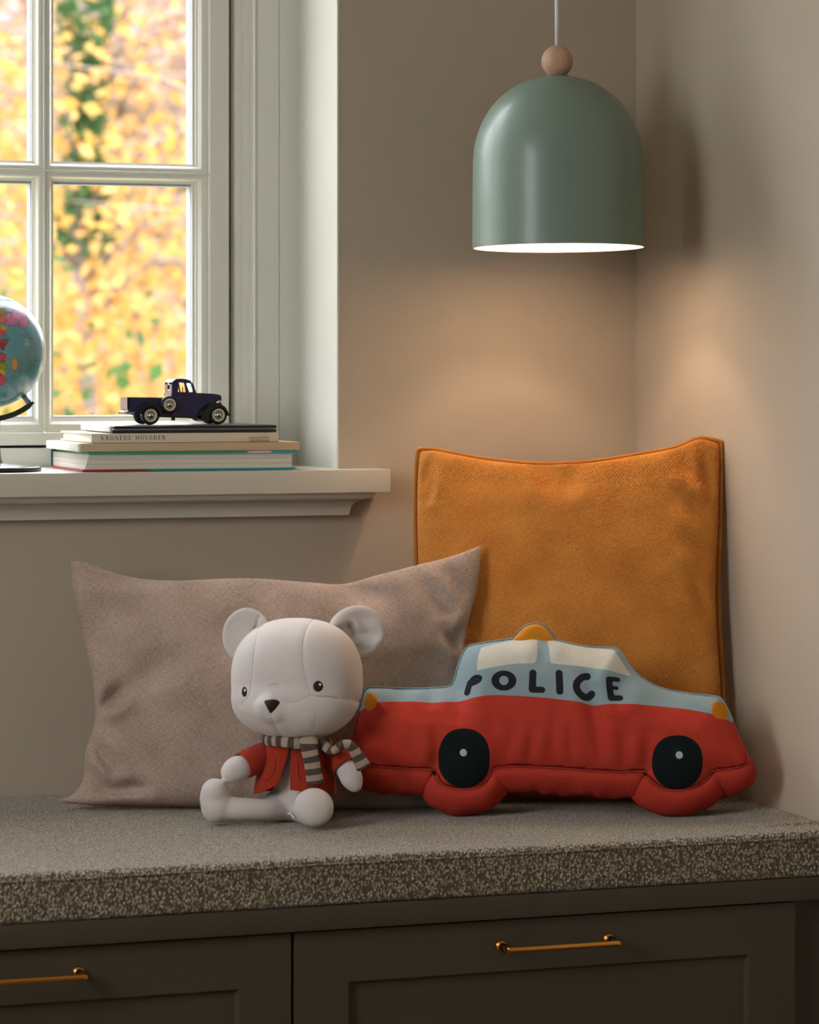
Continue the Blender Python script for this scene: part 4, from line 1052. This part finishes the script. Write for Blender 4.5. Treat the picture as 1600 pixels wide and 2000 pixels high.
def font_text(name, body, x0, x1, z0, h, y, mat, parent):
    cu = bpy.data.curves.new('t', 'FONT'); cu.body = body; cu.size = 1; o = bpy.data.objects.new('t', cu); COL.objects.link(o)
    me = bpy.data.meshes.new_from_object(o.evaluated_get(bpy.context.evaluated_depsgraph_get())); bpy.data.objects.remove(o)
    co = np.zeros(len(me.vertices)*3); me.vertices.foreach_get('co', co); co = co.reshape(-1, 3)
    a, b = co[:, 0].min(), co[:, 0].max(); out = np.c_[x0+(co[:, 0]-a)/(b-a)*(x1-x0), np.full(len(co), y), z0+co[:, 1]*h]; me.vertices.foreach_set('co', out.ravel()); me.update()
    return link(name, me, mat, parent, smooth=False)
font_text('publisher_name', 'MORGENAVISEN', bx(487), bx(526), bz(506, 857.2), .0048, yb0-.00015, M['green_ink'], C_)
font_text('publisher_name', 'Jyllands-Posten', bx(487), bx(526), bz(506, 862), .0050, yb0-.00015, M['ink'], C_)
v_, f_ = lathe([(.0016, 0), (.0026, 0)], (bx(516), yb0-.0002, bz(516, 852.3)), 16, 'y'); mesh('publisher_emblem', v_[:9*2], [g for g in f_ if max(g) < 18], M['gold_ink'], C_, smooth=False)
# D: slim black hinged case
zD1 = bz(300, 831.2); xD0, xD1 = bx(219), bx(540); yD = left_back(160, xD0)
D_ = thing('disc_case', ((xD0+xD1)/2, (yb0+yD)/2, zC1), 'slim black folder with a grey side edge, topmost of the stack under the toy truck', 'case')
M['blackp'] = simple('black_satin_plastic', (34, 35, 36), .35); M['greyp'] = simple('clear_grey_plastic', (208, 208, 214), .4)
hz_ = (zD1-zC1)
box('lower_shell', xD0, xD1, yb0, yD, zC1, zC1+hz_*.42, M['blackp'], D_, .0016, 3)
box('upper_shell', xD0+.003, xD1+.0005, yb0, yD, zC1+hz_*.56, zC1+hz_-.0003, M['blackp'], D_, .0016, 3)
box('inner_tray', xD0+.002, xD1-.004, yb0+.004, yD-.002, zC1+hz_*.40, zC1+hz_*.6, M['greyp'], D_)
box('side_edge', xD0-.0025, xD0+.0005, yb0+.006, yD-.002, zC1+hz_*.16, zC1+hz_*.93, M['greyp'], D_, .0008)

# ------------------------------------------------------------------ toy pickup truck
M['navy'] = simple('navy_gloss_enamel', (20, 24, 70), .16, .5, coat=.6); M['tyre'] = simple('black_rubber', (18, 18, 18), .55)
M['blk'] = simple('black_gloss_enamel', (14, 14, 18), .2, .5, coat=.4)
M['chrome'] = simple('chrome', (205, 200, 190), .18, .5, 1); M['whitewall'] = simple('off_white_tyre_wall', (205, 200, 184), .5)
kx = 1/7097*1.0; YT0 = .012; TWd = .058      # near side plane, width
def tX(zx): return XY(200+zx/5.714, YT0)
zw0 = zD1
def tZ(zy): return zw0+(637-zy)/5.714/ (FPX/ (4.95))
truck = thing('toy_truck', ((tX(290)+tX(1350))/2, YT0+TWd/2, zw0), 'small navy blue vintage toy pickup truck parked on the book stack', 'toy')
def side_prism(name, P, y0, y1, mat, bevel=.001, seg=3, smooth=True, par=truck):
    bm = bmesh.new(); add_prism(bm, [(tX(a), tZ(b)) for a, b in P], y0, y1, axis=1); return bm_link(name, bm, mat, par, bevel=bevel, seg=seg)
a, b = YT0+.002, YT0+TWd-.002
# bed: side boards, front board, tailgate, floor
bed = thing('bed', (0, 0, 0)); bed.parent = truck; bed.location = Vector((tX(480), YT0+TWd/2, tZ(540)))-Vector(truck.location)
for y in (a+.004, b-.008): side_prism('bed_side', [(290, 342), (700, 346), (700, 520), (640, 540), (330, 520), (290, 470)], y, y+.003, M['navy'], .0007, 2, par=bed)
side_prism('tailgate', [(288, 342), (304, 342), (304, 480), (288, 470)], a+.004, b-.005, M['navy'], .0006, 2, par=bed)
side_prism('bed_floor', [(300, 470), (700, 470), (700, 500), (300, 500)], a+.006, b-.007, M['navy'], .0003, 1, par=bed)
# cab with roof, real window openings
def arcp(cx, cy, r, a0, a1, n): return [(cx+r*math.cos(math.radians(a0+(a1-a0)*i/n)), cy-r*math.sin(math.radians(a0+(a1-a0)*i/n))) for i in range(n+1)]
cab = thing('cab', (0, 0, 0)); cab.parent = truck; cab.location = Vector((tX(930), YT0+TWd/2, tZ(540)))-Vector(truck.location)
side_prism('cab_body', [(780, 298), (1062, 296), (1075, 330), (1110, 560), (900, 560), (780, 540)], a+.004, b-.004, M['navy'], .0018, 4, par=cab)
roof_o = [(790, 305), (790, 200), (800, 168), (830, 148), (880, 142), (940, 146), (990, 162), (1015, 185), (1040, 235), (1064, 302)]
side_prism('roof', [(790, 196), (800, 168), (830, 148), (880, 142), (940, 146), (990, 160), (1018, 190), (1000, 196), (940, 184), (860, 184), (815, 196)], a+.005, b-.005, M['navy'], .0025, 4, par=cab)
for y in (a+.0052, b-.0082):
    for n_, P in (('door_pillar', [(790, 305), (790, 190), (860, 184), (858, 305)]), ('windscreen_pillar', [(1000, 180), (1022, 190), (1066, 305), (1030, 305), (1020, 250)]),
                  ('window_divider', [(925, 180), (940, 180), (966, 305), (950, 305)]), ('window_ledge', [(850, 288), (1040, 288), (1062, 320), (790, 320)])):
        side_prism(n_, P, y, y+.003, M['navy'], .0004, 1, par=cab)
xr_ = tX(790)
def yz_plate(name, y0, y1, zy0, zy1, mat, x=xr_, th=.002): return box(name, x, x+th, y0, y1, tZ(zy1), tZ(zy0), mat, cab, .0004, 1)
yz_plate('rear_panel', a+.006, b-.006, 245+20, 310, M['navy']); yz_plate('rear_panel', a+.006, a+.021, 180, 266, M['navy']); yz_plate('rear_panel', b-.021, b-.006, 180, 266, M['navy']); yz_plate('rear_panel', a+.006, b-.006, 180, 206, M['navy'])
yz_plate('window_trim', a+.020, b-.020, 204, 208, M['chrome'], xr_-.0004, .001); yz_plate('window_trim', a+.020, b-.020, 262, 266, M['chrome'], xr_-.0004, .001)
side_prism('seat', [(830, 420), (850, 300), (870, 300), (880, 400), (950, 410), (950, 440), (830, 440)], a+.010, b-.010, simple('tan_seat', (150, 120, 84), .6), .0008, 2, par=cab)
vs, fs = tube([Vector((tX(935)+.001*math.cos(w), YT0+.022+.0055*math.cos(w), tZ(268)+.0055*math.sin(w))) for w in np.linspace(0, 2*PI, 20, endpoint=False)], .0005, 6, closed=True); mesh('steering_wheel', vs, fs, M['blk'], cab)
box('door_handle', tX(850), tX(892), YT0+.0045, YT0+.0058, tZ(353), tZ(347), M['chrome'], cab, .0003, 1)
# hood, tapering, grille
bm = bmesh.new(); P = [(1062, 296), (1150, 300), (1260, 306), (1320, 314), (1348, 328), (1354, 380), (1356, 440), (1340, 500), (1080, 560), (1070, 400)]
add_prism(bm, [(tX(q), tZ(r)) for q, r in P], a+.009, b-.009, 1); bm_link('hood', bm, M['navy'], truck, bevel=.003, seg=4)
bm = bmesh.new(); add_prism(bm, [(tX(q), tZ(r)) for q, r in [(1352, 330), (1362, 345), (1366, 440), (1352, 450)]], a+.017, b-.017, 1); bm_link('grille', bm, M['chrome'], truck, bevel=.0006)
side_prism('chassis', [(320, 500), (1330, 500), (1300, 560), (1100, 575), (960, 562), (900, 565), (640, 555), (340, 530)], a+.008, b-.008, M['blk'], .001, 2)
side_prism('running_board', [(640, 540), (1130, 545), (1130, 585), (1060, 580), (960, 568), (640, 556)], a-.001, a+.010, M['blk'], .0008, 2)
side_prism('fuel_pipe', [(798, 555), (838, 555), (838, 594), (798, 594)], a+.012, a+.016, M['blk'], .0005, 1)
# fenders: swept arches
def fender(P, y0, y1, par=truck):
    """arch given as outer polyline and inner polyline"""
    o_, i_ = P; bm = bmesh.new(); add_prism(bm, [(tX(q), tZ(r)) for q, r in o_+i_[::-1]], y0, y1, 1); return bm_link('fender', bm, M['blk'], par, bevel=.0018, seg=4)
for (y0, y1) in ((YT0-.002, YT0+.016), (YT0+TWd-.016, YT0+TWd+.002)):
    fender(([(400, 500), (430, 440), (480, 402), (545, 388), (610, 398), (650, 440), (668, 500), (690, 556)], [(455, 545), (440, 500), (480, 455), (540, 440), (600, 460), (632, 500), (640, 550), (660, 556)]), y0, y1)
    fender(([(1085, 590), (1120, 520), (1160, 455), (1200, 415), (1255, 402), (1320, 415), (1370, 450), (1400, 500), (1412, 545), (1400, 545)], [(1180, 600), (1190, 540), (1210, 490), (1250, 455), (1300, 445), (1345, 460), (1380, 500), (1395, 540), (1398, 543), (1399, 544)]), y0, y1)
    side_prism('fender_skirt', [(1060, 560), (1100, 500), (1170, 450), (1215, 480), (1190, 545), (1195, 610), (1120, 600)], y0+.003, y1, M['blk'], .001, 2)
def wheel(zx, zy, y, r=100, sgn=-1, name='wheel'):
    w = thing(name, (0, 0, 0)); w.parent = truck; c = Vector((tX(zx), y, tZ(zy))); w.location = c-Vector(truck.location); R_ = r/5.714*4.95/FPX
    vs, fs = lathe([(0, .006), (R_*.75, .006), (R_*.96, .004), (R_, .001), (R_, -.003), (R_*.94, -.0052), (R_*.72, -.0062), (R_*.68, -.0055)], c, 40, 'y'); 
    vs = [Vector((v.x, c.y+(v.y-c.y)*(-sgn), v.z)) for v in vs]
    mesh('tyre', vs, fs, M['tyre'], w)
    for nm, pr, mt in (('whitewall', [(R_*.70, -.0066), (R_*.67, -.0070), (R_*.52, -.0070), (R_*.50, -.0060)], M['whitewall']), ('hubcap', [(R_*.52, -.0058), (R_*.48, -.0050), (R_*.34, -.0052), (R_*.30, -.0075), (R_*.2, -.0090), (0, -.0095)], M['chrome'])):
        vs, fs = lathe(pr, c, 32, 'y'); vs = [Vector((v.x, c.y+(v.y-c.y)*(-sgn), v.z)) for v in vs]; mesh(nm, vs, fs, mt, w)
for zx in (540, 1296):
    wheel(zx, 537, YT0+.0055); wheel(zx, 537, YT0+TWd-.0055, sgn=1)
wheel(748, 422, YT0+.0035, 96, name='spare_wheel')
vs, fs = tube([(tX(300)-.004, YT0-.001, tZ(500)), (tX(290)-.004, YT0+TWd/2, tZ(498)), (tX(300)-.004, YT0+TWd+.001, tZ(500))], .0016, 8); mesh('rear_bumper', vs, fs, M['chrome'], truck)
vs, fs = tube([(tX(1400), YT0-.001, tZ(525)), (tX(1418), YT0+TWd/2, tZ(525)), (tX(1400), YT0+TWd+.001, tZ(525))], .0016, 8); mesh('front_bumper', vs, fs, M['chrome'], truck)
for y in (YT0+.010, YT0+TWd-.010):
    vs, fs = lathe([(0, -.002), (.0035, -.001), (.004, .003), (.002, .007), (0, .008)], (0, 0, 0), 20); vs = [Vector((tX(1340)-v.z, y+v.y, tZ(400)+v.x)) for v in vs]; mesh('headlamp', vs, fs, M['chrome'], truck)
for y in (YT0+.003, YT0+TWd-.003): box('bumper_bracket', tX(300)-.004, tX(360), y-.001, y+.001, tZ(520), tZ(500), M['chrome'], truck, .0003, 1)

# ------------------------------------------------------------------ globe
GY = .045; gc = atY(-22, 686, GY); GR = 111/FPX*((gc-CAMP).dot(FW))
GR = min(GR, .0925)
globe = thing('desk_globe', (gc.x, gc.y, ZS), 'political desk globe with pale blue seas on a black stand, cut by the left edge', 'globe')
nu_, nv_ = 420, 210; Vs = []; Cc = []
blobs = [((22, 623), 22, 14, (196, 120, 160)), ((38, 614), 16, 12, (205, 130, 170)), ((46, 630), 11, 12, (190, 115, 150)), ((5, 610), 9, 10, (146, 110, 60)), ((4, 625), 10, 7, (205, 105, 80)), ((6, 642), 8, 6, (222, 150, 50)), ((3, 650), 8, 6, (205, 90, 80)),
         ((6, 668), 9, 8, (170, 84, 84)), ((4, 676), 7, 7, (150, 60, 60)), ((5, 698), 9, 9, (200, 80, 90)), ((29, 711), 6, 13, (228, 160, 50)), ((5, 716), 9, 8, (150, 170, 60)), ((4, 728), 8, 7, (220, 180, 50)), ((3, 742), 9, 11, (205, 90, 120)),
         ((-15, 640), 14, 14, (120, 160, 80)), ((-20, 670), 18, 14, (225, 190, 70)), ((-18, 700), 17, 20, (200, 130, 150)), ((-30, 730), 22, 18, (150, 180, 90)), ((-30, 610), 20, 16, (220, 160, 90)), ((-60, 650), 25, 22, (200, 100, 90)), ((-55, 700), 22, 25, (230, 200, 110))]
t_g = (gc-CAMP).dot(FW)
rnd = random.Random(4)
extra = [(Vector((rnd.gauss(0, 1), rnd.gauss(0, 1), rnd.gauss(0, 1))).normalized(), rnd.uniform(.1, .35), rnd.choice([(200, 120, 150), (225, 180, 80), (150, 180, 90), (205, 110, 90)])) for _ in range(34)]
for i in range(nv_+1):
    ph = PI*i/nv_
    for j in range(nu_):
        th = 2*PI*j/nu_; d_ = Vector((math.sin(ph)*math.cos(th), math.sin(ph)*math.sin(th), math.cos(ph))); p = gc+d_*GR; Vs.append(p)
        n_ = noise.noise(d_*9); n2_ = noise.noise(d_*26+Vector((5, 5, 5)))
        col = (98+n_*8, 160+n_*6, 168+n_*6)
        fr_ont = d_.dot(FW) < .25
        if fr_ont:
            rl = p-CAMP; tt_ = rl.dot(FW); x = 800+FPX*rl.dot(RT)/tt_; y = 720-FPX*rl.z/tt_
            for (c, rx, ry, cc) in blobs:
                q = math.hypot((x-c[0])/rx, (y-c[1])/ry)+n2_*.35
                if q < 1: col = cc if q < .86 else tuple(k*.72 for k in cc)
        else:
            for dv, r_, cc in extra:
                if (d_-dv).length+n2_*.08 < r_: col = cc
        g_ = abs((th*18/PI) % 1-.5); g2 = abs((ph*12/PI) % 1-.5)
        Cc.append(s2l(tuple(max(0, min(255, k)) for k in col)))
Fs = [(i*nu_+j, (i+1)*nu_+j, (i+1)*nu_+(j+1) % nu_, i*nu_+(j+1) % nu_) for i in range(nv_) for j in range(nu_)]
m = NT('printed_globe_paper'); ca = m.node('ShaderNodeAttribute', attribute_name='Col').outputs['Color']
o_ = m.obj(); mp = m.node('ShaderNodeMapping', {'Vector': o_, 'Rotation': (0, .5, .3), 'Scale': (40, 40, 230)}); ln_ = m.noise(1, 3, mp.outputs[0])
dk = m.math('MULTIPLY_ADD', m.math('ABSOLUTE', m.math('SUBTRACT', ln_, .5)), -26, 1, clamp=True); dk = m.math('MULTIPLY', dk, m.math('GREATER_THAN', m.noise(55, 2, o_), .56))
m.base(m.mix(m.math('MULTIPLY', dk, .55), ca, s2l((40, 60, 66))), .28, .5); m.b.inputs['Coat Weight'].default_value = .4; m.b.inputs['Coat Roughness'].default_value = .12
mesh('ball', Vs, Fs, m.m, globe, attrs={'Col': np.array(Cc)})
M['gblack'] = simple('black_lacquer', (36, 38, 38), .25)
# arm under the ball
pts = []
for i in range(24):
    a = math.radians(-48-(i/23)*84)
    r = GR+.017; pts.append(gc+RT*(r*math.cos(a)*1.0)+Vector((0, 0, r*math.sin(a))))
vs = []; fs = []
for i, p in enumerate(pts):
    k = min(1, min(i, 23-i)/3+.35); rd = (p-gc).normalized()
    for (q, w) in ((-.004*k, -.006), (.004*k, -.006), (.004*k, .006), (-.004*k, .006)): vs.append(p+rd*q+FW*w)
for i in range(23):
    for j in range(4): fs.append((i*4+j, i*4+(j+1) % 4, (i+1)*4+(j+1) % 4, (i+1)*4+j))
fs += [(0, 3, 2, 1), (92, 93, 94, 95)]
mesh('arm', vs, fs, M['gblack'], globe, smooth=False)
pn = Vector((0, 0, -1))*.6
a_ = math.radians(-52); rdv = RT*math.cos(a_)+Vector((0, 0, math.sin(a_))); v_, f_ = tube([gc+rdv*(GR-.001), gc+rdv*(GR+.016)], .004, 12); mesh('axis_pin', v_, f_, simple('grey_plastic_pin', (150, 155, 155), .5), globe)
bzz = ZS+.0005; cb = Vector((gc.x, gc.y, 0))
v_, f_ = lathe([(0, .0075), (.012, .014), (.014, .0125), (.03, .0105), (.06, .0085), (.078, .0068), (.080, .0058), (.080, .0005), (0, 0.0003)], (cb.x, cb.y, bzz), 64); mesh('base', v_, [g[::-1] for g in f_], M['gblack'], globe)
v_, f_ = lathe([(.022, .010), (.019, .02), (.0165, .045), (.0175, .075), (.020, gc.z-GR-.013-bzz)], (cb.x, cb.y, bzz), 32); mesh('stem', v_, f_, M['gblack'], globe)

# ------------------------------------------------------------------ garden outside: autumn trees
def leafmat(name, cols, tr=.35):
    m = NT(name); r = m.node('ShaderNodeObjectInfo'); at_ = m.node('ShaderNodeAttribute', attribute_name='tint').outputs['Fac']
    n = len(cols); c = m.ramp(at_, [(i/(n-1), s2l(cc)) for i, cc in enumerate(cols)])
    m.base(c, .7, .2); td = m.node('ShaderNodeBsdfTranslucent', {'Color': c}); mx = m.node('ShaderNodeMixShader', {0: tr, 1: m.b.outputs[0], 2: td.outputs[0]})
    m.l.new(mx.outputs[0], m.n['Material Output'].inputs[0]); return m.m
M['leaf_y'] = leafmat('yellow_autumn_leaf', [(144, 100, 44), (158, 118, 54), (162, 130, 80), (144, 98, 56)], .5)
M['leaf_p'] = leafmat('faded_pink_brown_leaf', [(144, 120, 110), (156, 128, 96), (140, 126, 130), (160, 132, 98)], .5)
M['leaf_g'] = leafmat('green_ivy_leaf', [(44, 72, 34), (60, 88, 44), (38, 64, 34)], .35)
M['bark'] = simple('grey_brown_bark', (120, 104, 94), .9, var=.4, nscale=40, nstr=.5, ndist=.01)
M['lawn'] = simple('autumn_lawn', (150, 140, 90), .9, var=.4)
GZ = -2.6
g_ = box('lawn', -30, 45, .9, 60, GZ-.1, GZ, M['lawn']); tag(g_, 'pale autumn lawn far below the window', 'ground', kind='structure')
v_ = []; f_ = []
for i in range(33):
    for j in range(9):
        x = -30+i*2.4; k = j/8; v_.append((x, 20+k*16, GZ+(k**.7)*9.5+1.1*noise.noise((x*.15, k*3, 0))))
for i in range(32):
    for j in range(8): f_.append((i*9+j, i*9+j+1, (i+1)*9+j+1, (i+1)*9+j))
m = NT('wooded_slope'); o_ = m.obj(); m.base(m.mix(m.noise(1.6, 5, o_, .7), s2l((104, 82, 74)), s2l((134, 110, 92))), .9, .1); m.bump(m.noise(3, 5, o_, .7), 1, .5)
tag(mesh('wooded_slope', v_, f_, m.m), 'brown autumn wooded slope rising in the far distance', 'ground', kind='structure')
def leaves(cent, rad, n, size, seed, clump=60, pos=None):
    r = np.random.default_rng(seed)
    if pos is None:
        cc = r.normal(size=(clump, 3)); cc /= np.linalg.norm(cc, axis=1)[:, None]; cc = cc*(r.random((clump, 1))**.45)*np.array(rad)+np.array(cent)
        pos = cc[r.integers(0, clump, n)]+r.normal(size=(n, 3))*np.array(rad)*.13
    n = len(pos); a = r.normal(size=(n, 3)); a /= np.linalg.norm(a, axis=1)[:, None]; b = np.cross(a, r.normal(size=(n, 3))); b /= np.linalg.norm(b, axis=1)[:, None]
    sz = size*(.6+.8*r.random((n, 1))); c = np.cross(a, b)
    V = np.stack([pos-a*sz, pos-b*sz*.6+c*sz*.12, pos+a*sz, pos+b*sz*.6+c*sz*.12], 1).reshape(-1, 3)
    F = [(4*i, 4*i+1, 4*i+2, 4*i+3) for i in range(n)]; tint = np.repeat(r.random(n), 4); return V, F, tint
def tree(base, h, lean, crown, n, size, mat, seed, label, trunk_r=.10, ivy=None, clump=70):
    root = thing('tree', base, label, 'tree', 'trees outside the window'); r = random.Random(seed)
    P = [Vector(base)+Vector((lean[0]*k+.06*math.sin(k*9+seed), lean[1]*k, h*k)) for k in np.linspace(0, 1, 12)]
    v_, f_ = tube(P, list(np.linspace(trunk_r, trunk_r*.25, 12)), 10); mesh('trunk', v_, f_, M['bark'], root)
    parts = []
    for i in range(26):
        k = r.uniform(.35, .97); p = Vector(base)+Vector((lean[0]*k, lean[1]*k, h*k)); a = r.uniform(0, 2*PI); L_ = r.uniform(.4, 1)*crown[0]*.9
        d = Vector((math.cos(a), math.sin(a), r.uniform(.1, .7))); q = [p, p+d*L_*.5+Vector((0, 0, .05)), p+d*L_+Vector((0, 0, -.05))]
        parts.append(tube(q, [trunk_r*.22, trunk_r*.13, trunk_r*.04], 5))
    v_, f_ = merge(parts); o = mesh('branches', v_, f_, M['bark'], root); o['kind'] = 'stuff'
    V, F, t = leaves(Vector(base)+Vector((lean[0]*.7, lean[1]*.7, h*.66)), crown, n, size, seed, clump)
    o = mesh('foliage', V, F, mat, root, smooth=False, attrs={'tint': t}); o['kind'] = 'stuff'
    if ivy:
        rr = np.random.default_rng(seed+5); m_ = ivy[2]; kk = rr.uniform(ivy[0], ivy[1], m_); ang = rr.uniform(0, 2*PI, m_)
        rad = trunk_r*.5+.015+np.abs(rr.normal(0, .022, m_)) + .04*np.maximum(0, np.sin(kk*34+.6))
        pos = np.c_[base[0]+lean[0]*kk+rad*np.cos(ang), base[1]+lean[1]*kk+rad*np.sin(ang), base[2]+h*kk]
        V, F, t = leaves(None, None, m_, .028, seed, pos=pos); o = mesh('ivy', V, F, M['leaf_g'], root, smooth=False, attrs={'tint': t}); o['kind'] = 'stuff'
    return root
def far(px, t): p = W(px, 720, t); return (p.x, p.y, GZ)
tree(far(146, 13), 5.55, (.05, .0), (.95, .8, 1.7), 3600, .032, M['leaf_y'], 3, 'autumn tree with a green ivy covered trunk behind the pane above the truck', .07, ivy=(.76, .97, 1200))
tree(far(640, 11), 5.0, (-.15, 0), (1.05, .8, 1.9), 3800, .031, M['leaf_y'], 11, 'bright yellow autumn tree close outside, showing in the right part of the window', .05)
tree(far(-260, 15), 5.6, (.2, 0), (1.5, 1.0, 2.0), 8200, .030, M['leaf_y'], 23, 'golden autumn tree behind the left panes and the globe', .07)
for px, t, sd_, lb in ((-1700, 20, 41, 'faded autumn tree standing outside far to the left of the window'), (200, 19, 47, 'pinkish brown blurred autumn tree filling the gaps behind the yellow trees'),
                       (1900, 20, 53, 'faded autumn tree outside hidden behind the wall at the right')):
    tree(far(px, t), 8.0, (.2, 0), (2.3, 1.5, 3.6), 15000, .055, M['leaf_p'], sd_, lb, .16, clump=220)
r_ = np.random.default_rng(9); n = 4200
pos = np.c_[r_.uniform(-3, 4.5, n), r_.uniform(5, 7.5, n), GZ+2.2+r_.random(n)*1.15]; pos[:, 2] += .75*np.exp(-((pos[:, 0]-.35)/.32)**2)*(pos[:, 2]-GZ-2.2)
cl = noise
V, F, t = leaves(None, None, n, .035, 5, pos=pos)
hg = thing('hedge', (0, 6.2, GZ), 'low green garden hedge below the autumn trees', 'hedge')
box('stems', -3, 4.5, 5.4, 7.1, GZ, GZ+2.2, M['bark'], hg); o = mesh('foliage', V, F, M['leaf_g'], hg, smooth=False, attrs={'tint': t}); o['kind'] = 'stuff'
